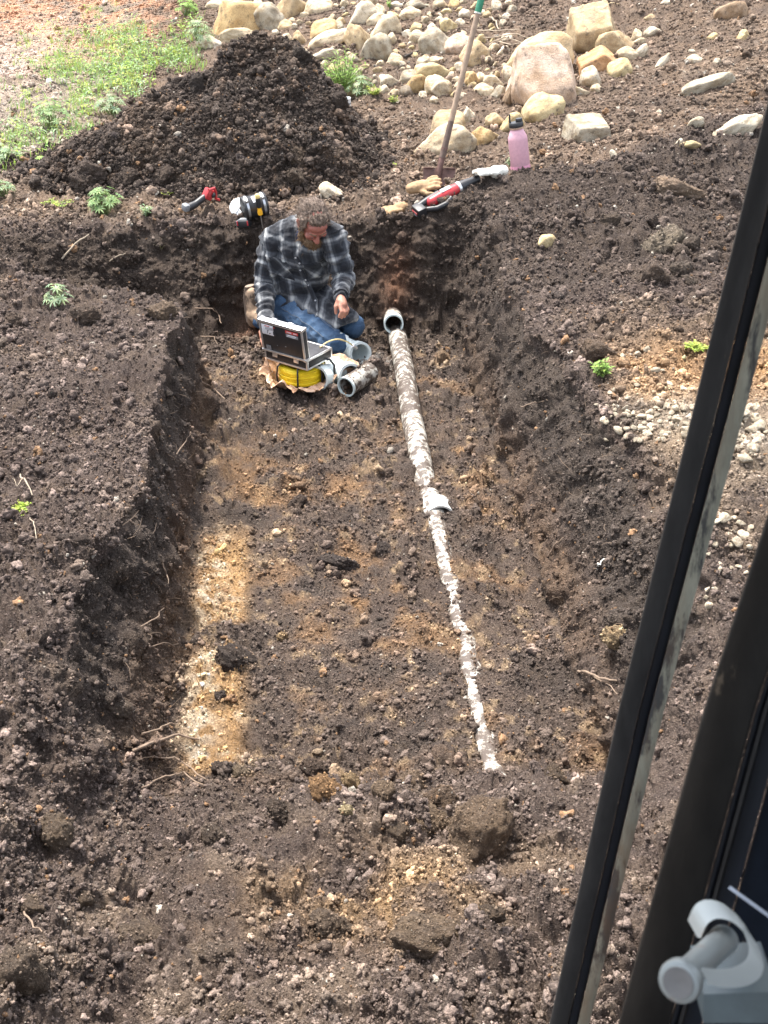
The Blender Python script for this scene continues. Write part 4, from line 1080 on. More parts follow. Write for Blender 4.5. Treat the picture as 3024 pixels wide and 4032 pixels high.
# bend by his left knee
o0 = Vector(onz(1417, 1392, .07)); mouth = Vector((.45, -.87, .22)).normalized(); side = Vector((-.80, -.25, .55)).normalized(); side = (side - mouth * side.dot(mouth)).normalized()
e = empty('pipe_elbow', o0, label='grey-white pipe elbow by his left knee with the cable end in it', cat='pipe elbow')
rc = .085
pts = [Vector(), -mouth * .03] + [(-mouth * .03) + side * rc - side * rc * math.cos(a) - mouth * rc * math.sin(a) for a in np.linspace(.15, 1.45, 8)]
pipe_mesh(pts, .061, .054).build('bend', M_PVC, e)
pipe_mesh([mouth * .012, -mouth * .045], .070, .0565).build('socket', M_PVC, e)
en = (pts[-1] - pts[-2]).normalized(); pipe_mesh([pts[-1] - en * .01, pts[-1] + en * .05], .070, .0565).build('socket', M_PVC, e)
# branch fitting in the middle
o0 = Vector(onz(1378, 1478, .066)); m1 = Vector((.42, -.88, .20)).normalized(); run = Vector((-.88, -.30, .02)).normalized(); run = (run - m1 * run.dot(m1) * .4).normalized()
e = empty('pipe_tee', o0, label='white branch fitting with a wide mouth beside the tan wrap', cat='pipe fitting')
pipe_mesh([m1 * .012, -m1 * .05], .072, .0575).build('socket', M_PVC, e)
pipe_mesh([-m1 * .03, -m1 * .10, -m1 * .20], .061, .054).build('straight', M_PVC, e)
j0 = -m1 * .11
bp = [j0 + Vector((.01, 0, 0)), j0 + run * .06 - m1 * .0, j0 + run * .10 + m1 * .025, j0 + run * .15 + m1 * .06]
pipe_mesh(bp, .060, .053).build('branch', M_PVC, e)
d2 = (bp[-1] - bp[-2]).normalized(); pipe_mesh([bp[-1] - d2 * .02, bp[-1] + d2 * .035], .070, .0565).build('socket', M_PVC, e)
d3 = -m1; pipe_mesh([d3 * .19, d3 * .25], .072, .0565).build('socket', M_PVC, e)

# ------------------------------------------------------------------ inspection camera: reel, case, wrap
rc0 = Vector(onz(1188, 1506, .0)); rc0.z = .0
e = empty('cable_reel', rc0 + Vector((0, 0, .02)), label='coil of bright yellow cable in a black wire reel under the case', cat='cable reel')
b = MB()
for k in range(9):
    for l in range(5):
        rr = .122 - l * .0095 + .0022 * math.sin(k * 2.1 + l); z = .016 + k * .0098
        b.tube([(rr * math.cos(a) * (1 + .01 * math.sin(3 * a + k)), rr * math.sin(a) * (1 + .01 * math.sin(2 * a + k)), z + .003 * math.sin(2 * a + k)) for a in np.linspace(0, 6.2832, 40)], .0058, 6, cap=False)
b.build('cable_coil', M_YEL, e)
for k in range(6):
    a = 6.283 * k / 6 + .45; ca, sa = math.cos(a), math.sin(a)
    MB().tube([(r * ca, r * sa, z) for r, z in ((.060, .004), (.135, .003), (.146, .02), (.148, .06), (.142, .105), (.128, .118), (.062, .119))], .0052, 8).build('wire_frame', M_BLACK, e)
for z in (.004, .119):
    MB().tube([(.064 * math.cos(a), .064 * math.sin(a), z) for a in np.linspace(0, 6.2832, 28)], .005, 6, cap=False).build('hub_ring', M_BLACK, e)
h0 = Vector((.135, -.03, .02)); MB().tube([h0, h0 + Vector((.03, -.01, .0)), h0 + Vector((.055, -.015, .03)), h0 + Vector((.055, -.01, .085)), h0 + Vector((.03, .0, .115)), h0 + Vector((-.03, .01, .11))], .007, 8).build('carry_handle', M_BLACK, e)
# tan wrap the reel lies in
n_a, n_r = 120, 26; V = []; Fq = []
for i in range(n_r):
    f = i / (n_r - 1)
    for k in range(n_a):
        a = 6.283 * k / n_a
        reach = (.195 + .030 * math.cos(a - 3.4) + .016 * math.sin(5 * a + 1) + .012 * math.sin(11 * a)) + .17 * max(0, math.cos(a - .35)) ** 6 + .03 * math.cos(a + 1.6)
        r = f * reach; rim = ss(.60, 1.0, f) if True else 0
        z = .006 + rim * (.070 + .035 * math.cos(a - 3.3) + .025 * max(0, math.cos(a - .3)) ** 3 - .045 * max(0, math.cos(a + 1.5)))
        V.append((r * math.cos(a), r * math.sin(a), z))
V = np.array(V); cr = fbm(V * 26, 4, 91); c2, _ = worley(V * 20, 92)
V[:, 2] += (.030 * cr + .045 * (c2 - .40)) * ss(.08, .2, np.hypot(V[:, 0], V[:, 1])); V[:, 0] += .024 * fbm(V * 20, 3, 93); V[:, 1] += .024 * fbm(V * 20 + 9, 3, 94)
V[:, 2] = np.maximum(V[:, 2], .003)
for i in range(n_r - 1):
    for k in range(n_a): Fq.append((i * n_a + k, i * n_a + (k + 1) % n_a, (i + 1) * n_a + (k + 1) % n_a, (i + 1) * n_a + k))
o = obj('tan_wrap', raw_mesh('tan_wrap', V, np.array(Fq), False), M_BAG); o.location = rc0 + Vector((0, 0, .016))
tag(o, 'crumpled tan plastic wrap around the yellow cable reel', 'plastic wrap')
# the case: black panels in bright metal edging, lid towards the camera
xa = Vector((.215, -.147, 0)).normalized()
Mc = frame(rc0 + Vector((-.012, .005, .150)), xa)
e = empty('equipment_case', Mc, label='open black case with aluminium edges standing on the yellow reel', cat='equipment case')
W_, D_, H_ = .30, .225, .058
lower = MB().box((0, 0, H_ / 2), (W_, D_, H_ - .006), bev=.002).build('case_base', M_BLACK, e)
def rails(parent, W, D, z, t=.011, nm='edge_rail'):
    b = MB()
    for sx in (-1, 1): b.box((sx * (W / 2 - t / 2 + .002), 0, z), (t, D + .004, t), bev=.002)
    for sy in (-1, 1): b.box((0, sy * (D / 2 - t / 2 + .002), z), (W - t * 1.6, t, t), bev=.002)
    return b.build(nm, M_ALU, parent)
def posts(parent, W, D, h, t=.012):
    for sx in (-1, 1):
        for sy in (-1, 1): MB().box((sx * (W / 2 - t / 2 + .0025), sy * (D / 2 - t / 2 + .0025), h / 2), (t, t, h), bev=.003).build('corner_post', M_ALU, parent)
rails(lower, W_, D_, .004); rails(lower, W_, D_, H_ - .003); posts(lower, W_, D_, H_)
MB().box((0, 0, H_ - .0015), (W_ - .03, D_ - .03, .004), bev=.001).build('control_panel', simple('panel_grey', (.05, .05, .055), .5), lower)
for sx in (-1, 1):
    MB().box((sx * .075, -D_ / 2 - .004, H_ - .016), (.034, .006, .026), bev=.002).box((sx * .075, -D_ / 2 - .008, H_ - .010), (.018, .004, .012), bev=.001).build('hinge', M_ALU, lower)
# lid in its own frame: hinge on the near long side, leaning a little past upright
LH = .19; lean = math.radians(8)
LT = .036
Ml = Matrix.Translation((0, -D_ / 2 + .004, H_ + .002)) @ RX(lean)
lid = MB()
lid.box((0, 0, 0), (W_ - .006, LT - .006, LH - .006), bev=.002)
lv = [Ml @ (Vector(v) + Vector((0, 0, LH / 2))) for v in lid.V]
b = MB().add(lv, lid.F); lido = b.build('case_lid', M_BLACK, e)
def onlid(nm, boxes, mat, bev=.002):
    bb = MB()
    for c, d in boxes: bb.box(c, d, bev=bev)
    bb.V = [tuple(Ml @ Vector(v)) for v in bb.V]; return bb.build(nm, mat, lido)
t = .012
onlid('edge_rail', [((0, 0, LH - t / 2 + .002), (W_ - t, LT + .006, t * 1.4)), ((0, -LT / 2, t / 2), (W_ - t, t * .5, t)), ((0, LT / 2, t / 2), (W_ - t, t * .5, t))], M_ALU)
for sx in (-1, 1):
    onlid('corner_post', [((sx * (W_ / 2 - t / 2 + .002), sy * (LT / 2 - t / 3), LH / 2), (t, t, LH)) for sy in (-1, 1)], M_ALU)
    onlid('edge_strip', [((sx * (W_ / 2 + .001), 0, LH / 2), (.003, LT - .01, LH - .01))], simple('lid_gasket', (.03, .03, .032), .5), .0005)
    for z in (0.004, LH - .001): onlid('corner_cap', [((sx * (W_ / 2 - .004), 0, z), (.020, LT + .009, .016))], M_ALU, .004)
for sx in (-.055, .06): onlid('latch', [((sx, .004, LH + .010), (.034, .020, .010)), ((sx, .004, LH + .016), (.020, .012, .006))], M_ALU)
yb = -LT / 2 + .0026
M_STK = simple('label_white', (.72, .72, .74), .45, var=.03); M_INK = simple('label_ink', (.05, .05, .06), .6); M_LRED = simple('label_red', (.55, .06, .05), .45); M_LGREY = simple('label_grey', (.20, .21, .22), .45)
onlid('warning_label', [((-.095, yb - .002, .140), (.082, .0012, .062))], M_STK, .0003)
onlid('label_print', [((-.095, yb - .003, 0.163), (.034, .0006, .005))] + [((-.045, yb - .003, 0.163), (.008, .0006, .006))], M_LRED, .0001)
onlid('label_print', [((-.078, yb - .003, .155 - i * .006), (.066 - .008 * (i % 2), .0006, .0022)) for i in range(3)] +
      [((-.097, yb - .003, 0.127), (.004, .0006, .020)), ((-.091, yb - .003, 0.135), (.014, .0006, .004)), ((-.079, yb - .003, 0.122), (.010, .0006, .003)), ((-.083, yb - .003, 0.119), (.004, .0006, .006)),
       ((-.055, yb - .003, 0.127), (.004, .0006, .020)), ((-.049, yb - .003, 0.135), (.012, .0006, .004)), ((-.044, yb - .003, 0.122), (.010, .0006, .012))], M_INK, .0001)
onlid('brand_plate', [((.076, yb - .002, 0.159), (.088, .0012, .017))], M_LRED, .0003)
onlid('brand_plate', [((.076, yb - .002, 0.137), (.084, .0012, .020))], M_LGREY, .0003)
onlid('label_print', [((.046 + i * .0085, yb - .003, 0.159), (.005, .0006, .008)) for i in range(4)] + [((.092 + i * .008, yb - .003, 0.159), (.005, .0006, .007)) for i in range(3)] +
      [((.076, yb - .003, 0.141), (.06, .0006, .004)), ((.070, yb - .003, 0.133), (.06, .0006, .0025))], M_STK, .0001)
onlid('code_label', [((-.105, yb - .002, .026), (.034, .0012, .030))], M_LGREY, .0003)
onlid('hole', [((.02, yb - .002, .062), (.009, .001, .006)), ((-.04, yb - .002, .055), (.005, .001, .005))], M_LGREY, .0003)
# push cable from the case into the elbow
ca = Mc @ Vector((.10, .07, H_ + .004)); cb = Vector(onz(1398, 1368, .115))
m_ = ca.lerp(cb, .5)
cpts = [ca, ca.lerp(cb, .2) + Vector((0, 0, .035)), m_ + Vector((0, 0, .055)), ca.lerp(cb, .8) + Vector((0, 0, .035)), cb]
fine = []
for i in range(len(cpts) - 1):
    for k in range(5): fine.append(cpts[i].lerp(cpts[i + 1], k / 5))
fine.append(cpts[-1])
for _ in range(4): fine = [fine[0]] + [(fine[i - 1] + fine[i] * 2 + fine[i + 1]) / 4 for i in range(1, len(fine) - 1)] + [fine[-1]]
e = empty('push_cable', ca, label='pale push cable arching from the case into the elbow', cat='cable')
MB().tube([p - ca for p in fine], .0042, 8).build('cable', simple('cream_cable', (.62, .50, .24), .5), e)
dd = (fine[-1] - fine[-3]).normalized()
MB().lathe([(.005, -.03), (.011, -.028), (.012, .0), (.012, .012), (.0075, .013)], 14, dd, cb - ca).build('camera_head', M_ALU, e)

# ------------------------------------------------------------------ shovel, bottle, tools on the far rim
g0 = Vector(at(1722, 735, Za)); g0.z -= .03
yS = g0.y
top = Vector(J(1912, -75, yS + .28)); blade_top = Vector(J(1731, 662, yS + .05))
axis = (top - blade_top).normalized()
Ms = Matrix.Translation(g0)
e = empty('shovel', Ms, label='rusty square shovel stuck upright in the soil, green-topped wooden handle', cat='shovel')
bx = Vector((1, -.10, 0)).normalized(); bz = (blade_top - g0); hb = bz.length; bz.normalize(); byv = bz.cross(bx).normalized()
V, Fq = [], []; nx, nz = 14, 14; dz = depth_of(g0); bw = 128 * dz / FPX
for side in (0, 1):
    for j in range(nz + 1):
        for i in range(nx + 1):
            u = i / nx * 2 - 1; v = j / nz
            z = hb * (-.10 + 1.10 * v) ; wv = bw / 2 * (.94 + .06 * v)
            dish = .016 * (u * u) * (1 - .25 * v) + (.010 * (1 - v) ** 2)
            if v > .93 and abs(u) > .28: z -= 0
            V.append(bx * (u * wv) + bz * z + byv * (-dish + side * .0035))
n1_ = (nx + 1) * (nz + 1)
for side in (0, 1):
    for j in range(nz):
        for i in range(nx):
            a = side * n1_ + j * (nx + 1) + i; Fq.append((a, a + 1, a + nx + 2, a + nx + 1) if side else (a, a + nx + 1, a + nx + 2, a + 1))
edge = [i for i in range(nx + 1)] + [(j + 1) * (nx + 1) + nx for j in range(nz)] + [nz * (nx + 1) + i for i in range(nx - 1, -1, -1)] + [j * (nx + 1) for j in range(nz - 1, 0, -1)]
for k in range(len(edge)): a, b2 = edge[k], edge[(k + 1) % len(edge)]; Fq.append((a, b2, b2 + n1_, a + n1_))
b = MB().add(V, Fq)
for sx in (-1, 1):                                  # rolled foot treads
    b.box(bx * sx * bw * .33 + bz * hb * .995 - byv * .010, (bw * .28, .030, .007), Matrix((bx, byv, bz)).transposed().to_4x4(), .002)
b.build('blade', M_RUST, e)
sp = [bz * hb * .25 + byv * .004, bz * hb * .60 - byv * .010, bz * hb * .95 - byv * .016, (blade_top - g0) + axis * .06, (blade_top - g0) + axis * .14]
MB().tube(sp, [.008, .015, .019, .021, .022], 12).build('socket', M_RUST, e)
Lh = (top - blade_top).length; bt = blade_top - g0
MB().tube([bt + axis * Lh * f for f in (.06, .15, .24, .262)], [.0225, .0205, .020, .0195], 14).build('lower_shaft', M_DARKWOOD, e)
MB().tube([bt + axis * Lh * f for f in np.linspace(.262, .84, 8)], [.0195, .0192, .019, .0188, .0186, .0184, .0184, .0186], 14).build('handle', M_WOOD, e)
MB().tube([bt + axis * Lh * f for f in (.838, .845, .95, 1.0)], [.021, .0225, .0228, .021], 14).build('grip', M_GREEN, e)
MB().tube([bt + axis * Lh * f for f in (.832, .840)], [.0222, .0222], 14).build('grip_band', M_RAG, e)
# bottle
g0 = Vector(at(2046, 676, Za)); d = depth_of(g0); bh = 178 * d / FPX; br = 38 * d / FPX
ax = Vector((-.16, .05, 1)).normalized()
e = empty('water_bottle', frame(g0 - ax * .012, Vector((1, 0, .16)), ax), label='tall pink flask with a black lid standing on the rim', cat='bottle')
MB().lathe([(br * .96, 0), (br, .004), (br, bh * .72), (br * .97, bh * .78), (br * .66, bh * .925), (br * .60, bh * .935), (br * .58, bh * .96)], 28).build('body', M_PINK, e)
MB().lathe([(br * 1.015, .0), (br * 1.02, .01), (br * 1.02, .045), (br * 1.005, .05)], 28).build('base_sleeve', simple('pink_sleeve', (.60, .26, .35), .6), e)
MB().lathe([(br * .68, bh * .95), (br * .70, bh * .955), (br * .70, bh * .985), (br * .66, bh * .99)], 24).build('lid_band', simple('tan_band', (.45, .30, .22), .5), e)
MB().lathe([(br * .72, bh * .99), (br * .74, bh * 1.0), (br * .73, bh * 1.07), (br * .66, bh * 1.09), (.0, bh * 1.09)], 24).build('lid', M_BLACK, e)
MB().lathe([(br * .34, bh * 1.08), (br * .36, bh * 1.09), (br * .36, bh * 1.14), (br * .32, bh * 1.16), (0, bh * 1.16)], 18, o=(br * .33, 0, 0)).build('spout_cap', M_BLACK, e)
MB().tube([(-br * .55, 0, bh * 1.05), (-br * .62, 0, bh * 1.15), (-br * .56, 0, bh * 1.27)], [.007, .006, .005], 8).build('carry_strap', M_BLACK, e)
# gloves
def glove(name, M, mat, lab, cat='glove', curl=.25, ribs=True):
    b = MB(); b.capsule((-.075, 0, .022), (-.02, 0, .02), .034, .040); b.ell((.0, 0, .02), (.055, .048, .022))
    for i, (y, L) in enumerate(((-.036, .062), (-.012, .074), (.012, .070), (.035, .055))):
        p = Vector((.045, y, .022)); q = p + Vector((L * .55, y * .12, .006)); r_ = q + Vector((L * .5 * math.cos(curl), y * .1, -L * math.sin(curl) * .5))
        b.capsule(p, q, .0145, .0135, 10, 3); b.capsule(q, r_, .0135, .0115, 10, 3)
    b.capsule((-.01, -.045, .02), (.028, -.072, .018), .016, .014, 10, 3); b.capsule((.028, -.072, .018), (.06, -.078, .014), .014, .012, 10, 3)
    me = b.fuse(name, .0055, 2); V = mverts(me); set_verts(me, V + mnorms(me) * (.004 * fbm(V * 38, 3, 7) )[:, None])
    o = obj(name, me, mat); o.matrix_world = M
    return tag(o, lab, cat, None)
ga = Vector(at(1560, 835, Za, False)); 
g1 = glove('work_glove', frame(ga + Vector((-.005, 0, .004)), (-.75, -.62, 0)), M_GLOVE, 'tan work glove lying palm down at the saw battery end', curl=.7)
gb = Vector(at(1660, 772, Za))
g2 = glove('work_glove', frame(gb + Vector((0, 0, .055)), (.95, -.05, .25), (0, -.5, .8)), M_GLOVE, 'tan work glove heaped behind the saw against the shovel blade', curl=.3)
gc = Vector(at(1935, 700, Za))
g3 = glove('white_glove', frame(gc + Vector((0, 0, .012)), (-.9, -.35, 0)), M_RAG, 'dirty white glove at the saw nose below the bottle', curl=.2)
# red and black cordless saw
sa, sb = Vector(at(1640, 850, Za)), Vector(at(1890, 722, Za))
xd = (sb - sa); Ls = xd.length; 
e = empty('cordless_saw', frame(sa + Vector((0, 0, .030)), xd, (0, -.25, 1)), label='red and black cordless reciprocating saw lying along the rim', cat='saw')
k = Ls / .44
sc_ = lambda pts: [(x * k, y * k, z * k) for x, y, z in pts]
b = MB(); b.capsule((.10 * k, 0, .012), (.20 * k, 0, .014), .034, .040); b.capsule((.20 * k, 0, .014), (.27 * k, 0, .014), .040, .036)
o = obj('body', b.fuse('body', .006, 3), M_RED, e)
b = MB(); b.tube(sc_([(.05, -.03, .0), (.10, -.062, .0), (.16, -.066, .002), (.205, -.045, .006)]), [.017, .018, .018, .02], 10)
b.build('grip', M_BLACK, e); 
MB().tube(sc_([(.02, .012, .012), (.09, .022, .016), (.17, .03, .02)]), [.021, .022, .018], 10).build('rear_handle', M_BLACK, e)
MB().lathe([(.036, 0), (.040, .004), (.040, .018), (.036, .022)], 18, (1, 0, 0), (.275 * k, 0, .014)).build('collar', M_ALU, e)
MB().lathe([(.036, .0), (.034, .03), (.028, .07), (.024, .10), (.022, .13), (.018, .135)], 18, (1, 0, 0), (.295 * k, 0, .014)).build('front_boot', M_RUBBER, e)
MB().lathe([(.024, .0), (.026, .004), (.026, .012), (.018, .016)], 16, (1, 0, 0), (.41 * k, 0, .012)).build('shoe', M_BLACK, e)
b = MB().box((.012 * k, -.012, .004), (.062, .088, .058), bev=.008); bt_ = b.build('battery', M_BLACK, e)
MB().box((-.021 * k, -.012, .006), (.003, .060, .012), bev=.001).build('battery_stripe', M_RED, bt_)
MB().box((-.020 * k, -.016, -.012), (.003, .030, .010), bev=.001).build('charge_gauge', M_LGREY, bt_)
MB().box((.20 * k, .0, .052), (.07, .03, .006), bev=.002).build('nameplate', M_WHITE, e)
# red and black multi tool on the left rim
ta, tb = Vector(at(742, 838, Za)), Vector(at(858, 806, Za))
xd = tb - ta; Lt = xd.length
e = empty('cordless_multitool', frame(ta + Vector((0, 0, .028)), xd, (0, -.3, 1)), label='red and black cordless tool with its red head raised, left rim', cat='power tool')
b = MB(); b.capsule((0, 0, 0), (.06, 0, .012), .026, .024); b.capsule((.06, 0, .012), (.13, 0, .045), .022, .022)
obj('handle', b.fuse('handle', .006, 3), M_BLACK, e)
MB().box((-.012, 0, .008), (.040, .050, .046), bev=.010).build('battery', M_LGREY, e)
hd = Vector((.16, 0, .062))
MB().box(hd, (.058, .05, .07), RY(.5), .010).build('head', M_RED, e)
MB().tube([hd + Vector((-.022, -.032, .045)), hd + Vector((.02, -.034, .05)), hd + Vector((.036, -.03, .02)), hd + Vector((.042, -.028, -.03)), hd + Vector((.07, -.028, -.045))], .009, 8).build('guard', M_RED, e)
MB().lathe([(.016, 0), (.018, .004), (.018, .012), (.010, .02)], 14, (.5, -.6, -.3), hd + Vector((.02, -.02, .0))).build('clamp_nut', M_BLACK, e)
# white cap, black rubber coupling, nut driver, battery
c0 = Vector(at(945, 862, Za)); ax = Vector((-.12, -.80, .62)).normalized()
e = empty('drain_plug', frame(c0 + Vector((0, .03, .060)), Vector((1, 0, .1)), ax), label='round white plastic cap leaning beside the black coupling', cat='pipe cap')
MB().lathe([(.058, -.032), (.062, -.030), (.062, .008), (.058, .014), (.02, .016), (0, .016)], 30).build('cap', M_WHITE, e)
for a in (0, 2.09, 4.19): MB().box((.022 * math.cos(a), .022 * math.sin(a), .018), (.040, .012, .006), RZ(a), .002).build('rib', M_WHITE, e)
c0 = Vector(at(1025, 862, Za)); ax = Vector((.80, .30, .12)).normalized()
e = empty('rubber_coupling', frame(c0 + Vector((-.03, .02, .070)), ax), label='black rubber coupling with steel bands lying behind his shoulder', cat='pipe coupling')
prof = [(-.075, .070), (-.07, .074), (-.035, .074), (-.03, .070), (.03, .070), (.035, .074), (.07, .074), (.075, .070)]
MB().lathe([(r, z) for z, r in prof] + [(.064, .075), (.064, -.075), (.070, -.075)], 32, (1, 0, 0)).build('sleeve', M_RUBBER, e)
for x in (-.052, .052):
    cl = MB().lathe([(.0745, -.007), (.0765, -.007), (.0765, .007), (.0745, .007)], 32, (1, 0, 0), (x, 0, 0)).build('clamp_band', M_STEEL, e)
    MB().box((x, -.055, .060), (.016, .020, .012), bev=.003).build('clamp_screw', M_STEEL, cl)
lb = MB(); 
for i in range(6): a0 = 1.9 + i * .11; lb.box((.0, .0712 * math.cos(a0), .0712 * math.sin(a0)), (.030, .0085, .001), RX(a0 - 1.5708))
lb.build('label', M_STK, e)
c0 = Vector(at(1032, 893, Za)); ax = Vector((-.10, -.10, 1)).normalized()
e = empty('nut_driver', frame(c0 + Vector((0, -.015, -.012)), Vector((1, 0, .1)), ax), label='black and orange nut driver standing upright before the coupling', cat='screwdriver')
MB().lathe([(.0035, 0), (.0035, .115)], 10).build('shaft', M_STEEL, e)
MB().lathe([(.008, .085), (.015, .09), (.016, .105), (.012, .125), (.014, .135)], 14).build('handle_collar', M_LIME, e)
MB().lathe([(.014, .135), (.017, .145), (.017, .185), (.015, .198)], 12).build('handle', M_BLACK, e)
MB().lathe([(.0155, .197), (.0165, .202), (.0150, .217), (.010, .222), (0, .222)], 12).build('end_cap', simple('yellow_end', (.75, .55, .2), .5), e)
c0 = Vector(at(965, 888, Za))
e = empty('tool_battery', frame(c0 + Vector((0, 0, .022)), (.95, -.25, .1)), label='black tool battery with red edges on the rim before the cap', cat='battery')
MB().box((0, 0, 0), (.082, .062, .044), bev=.007).build('shell', M_BLACK, e)
MB().box((-.043, 0, .0), (.006, .054, .036), bev=.002).build('end_panel', M_LGREY, e)
for sx in (-1, 1): MB().box((sx * .034, -.032, .006), (.008, .004, .030), bev=.001).build('release_button', M_RED, e)
MB().box((0, .0, .024), (.055, .040, .008), bev=.002).build('terminal_rail', M_LGREY, e)
c0 = Vector(at(1372, 425, Zg)); 
e = empty('paper_cup', frame(c0 + Vector((0, 0, -.005)), (1, .1, .12), (.1, -.1, 1)), label='small white cup left by the bushy weed', cat='cup')
MB().lathe([(.024, 0), (.027, .002), (.034, .085), (.035, .087), (.0325, .085), (.0245, .006), (0, .006)], 20).build('cup_wall', M_WHITE, e)
MB().lathe([(.0312, .038), (.0324, .046), (.0328, .050), (.0318, .052)], 20).build('printed_band', M_LGREY, e)
# ------------------------------------------------------------------ the kneeling man
def unit(v): v = np.asarray(v, float); return v / np.linalg.norm(v)
PEL = J(1165, 1190, 6.84); CHE = J(1190, 1000, 6.76); NECK = J(1200, 895, 6.72)
SHR, SHL = J(1070, 945, 6.74), J(1310, 930, 6.64)
ELR, WRR = J(1042, 1125, 6.72), J(1050, 1278, 6.42)
ELL, WRL = J(1354, 1095, 6.60), J(1342, 1168, 6.38)
HIR, HIL = J(1112, 1212, 6.76), J(1222, 1185, 6.90)
KNR, KNL = J(1318, 1352, 6.40), J(1388, 1285, 6.62)
ANR, ANL = J(1030, 1288, 6.86), J(1170, 1285, 7.0)
KNR[2] = max(KNR[2], .085); KNL[2] = max(KNL[2], .10); ANR[2] = .075; ANL[2] = .08
yaw, pit = math.radians(24), math.radians(47)
fh = np.array([math.sin(yaw), -math.cos(yaw), 0])
f_ = fh * math.cos(pit) + np.array([0, 0, -math.sin(pit)]); u_ = fh * math.sin(pit) + np.array([0, 0, math.cos(pit)])
l_ = np.cross(u_, f_)                                # his left
HR = Matrix((Vector(l_), Vector(f_), Vector(u_))).transposed()
HC0 = J(1232, 872, 6.60)
def hp_(x, y, z): return Vector(HC0) + HR @ Vector((x, y, z))     # head space: left, forward, up
SX = unit(SHL - SHR); SZ = unit(NECK - PEL); SY = unit(np.cross(SZ, SX))       # trunk axes; SY points back
person = empty('person', (PEL[0], PEL[1], 0.0), label='bearded man in a grey plaid shirt kneeling in the trench, looking down', cat='person')
PO = Vector(person.location)
def local(me):
    set_verts(me, mverts(me) - np.array(PO)); return me
# --- body: head, neck, trunk, arms, hands, legs in one skin
b = MB()
b.ell(hp_(0, .0, .028), (.076, .096, .090), HR); b.ell(hp_(0, -.022, .032), (.078, .090, .086), HR)
b.ell(hp_(0, .040, -.035), (.060, .058, .066), HR); b.ell(hp_(0, .050, -.082), (.040, .042, .034), HR)
b.ell(hp_(0, .080, .022), (.054, .020, .015), HR); b.ell(hp_(0, .062, .052), (.058, .034, .034), HR)
b.capsule(hp_(0, .090, .012), hp_(0, .116, -.028), .009, .0145, 10, 3); b.ell(hp_(.012, .104, -.032), (.008, .009, .008), HR); b.ell(hp_(-.012, .104, -.032), (.008, .009, .008), HR)
for sx in (-1, 1):
    b.ell(hp_(sx * .046, .074, -.014), (.020, .022, .020), HR)
    b.ell(hp_(sx * .030, .086, -.004), (.015, .011, .009), HR); b.ell(hp_(sx * .030, .0905, .0065), (.0155, .0105, .0085), HR)
    er = HR @ Matrix.Rotation(sx * .35, 3, 'Z'); b.ell(hp_(sx * .082, -.006, -.004), (.008, .019, .031), er); b.ell(hp_(sx * .089, -.014, .004), (.006, .012, .022), er)
b.ell(hp_(0, .096, -.066), (.022, .010, .006), HR)
b.capsule(hp_(0, -.03, -.05), NECK - SY * .0 + SZ * .0, .058, .056)
b.capsule(NECK, CHE, .050, .085); b.capsule(CHE, PEL, .095, .11); b.capsule(SHR, SHL, .042, .042)
for S_, E_, W__ in ((SHR, ELR, WRR), (SHL, ELL, WRL)):
    b.capsule(S_, E_, .052, .040); b.capsule(E_, W__, .040, .027)
for h, k, a in ((HIR, KNR, ANR), (HIL, KNL, ANL)):
    b.capsule(h, k, .083, .058); b.capsule(k, a, .055, .042); b.capsule(a, a + unit(a - k) * .10 + np.array([0, 0, -.02]), .04, .03)
def cap(p, q, r0, r1): b.capsule(p, q, r0, r1, 10, 3)
# left hand hanging relaxed over the thigh
wl = Vector(WRL); kb = Vector(J(1347, 1200, 6.335))
b.ell(wl.lerp(kb, .62), (.036, .034, .022), Matrix.Rotation(.5, 3, 'Y')); cap(wl, kb, .026, .030)
fing = [((1338, 1203, 6.315), (1345, 1228, 6.285), (1335, 1247, 6.290)), ((1346, 1204, 6.325), (1356, 1230, 6.295), (1345, 1251, 6.295)),
        ((1354, 1203, 6.340), (1364, 1227, 6.312), (1356, 1247, 6.310)), ((1361, 1200, 6.355), (1370, 1219, 6.332), (1365, 1236, 6.326))]
for i, (p, q, r) in enumerate(fing):
    P0, P1, P2 = Vector(J(*p)), Vector(J(*q)), Vector(J(*r)); cap(kb.lerp(P0, .4), P0, .013, .0115); cap(P0, P1, .0112, .0102); cap(P1, P2, .0102, .0085)
T0, T1, T2 = Vector(J(1333, 1183, 6.355)), Vector(J(1322, 1207, 6.325)), Vector(J(1323, 1233, 6.315)); cap(T0, T1, .015, .0125); cap(T1, T2, .0122, .0095)
# right hand reaching behind the lid to the keys
wr = Vector(WRR); kr = Vector(J(1040, 1322, 6.32)); cap(wr, kr, .027, .030); b.ell(wr.lerp(kr, .7), (.038, .036, .022))
for i, (p, q, r) in enumerate([((1050, 1338, 6.27), (1060, 1350, 6.22), (1064, 1364, 6.20)), ((1043, 1341, 6.28), (1052, 1357, 6.23), (1056, 1372, 6.21)), ((1036, 1341, 6.29), (1043, 1359, 6.24), (1047, 1375, 6.22)), ((1030, 1337, 6.30), (1035, 1353, 6.26), (1038, 1367, 6.24))]):
    P0, P1, P2 = Vector(J(*p)), Vector(J(*q)), Vector(J(*r)); cap(kr, P0, .013, .011); cap(P0, P1, .011, .010); cap(P1, P2, .010, .0085)
cap(kr.lerp(wr, .5), Vector(J(1062, 1318, 6.27)), .014, .012); cap(Vector(J(1062, 1318, 6.27)), Vector(J(1068, 1336, 6.24)), .012, .0095)
me = b.fuse('body', .0042, 2)
V = mverts(me); c = np.tile(np.array([.40, .185, .125]), (len(V), 1))
hl_ = (V - HC0) @ np.stack([l_, f_, u_], 1)
n_ = fbm(V * 60, 3, 5)[:, None]
face = np.linalg.norm(hl_, axis=1) < .16
c[face] = np.array([.33, .12, .088]); c *= 1 + .22 * n_
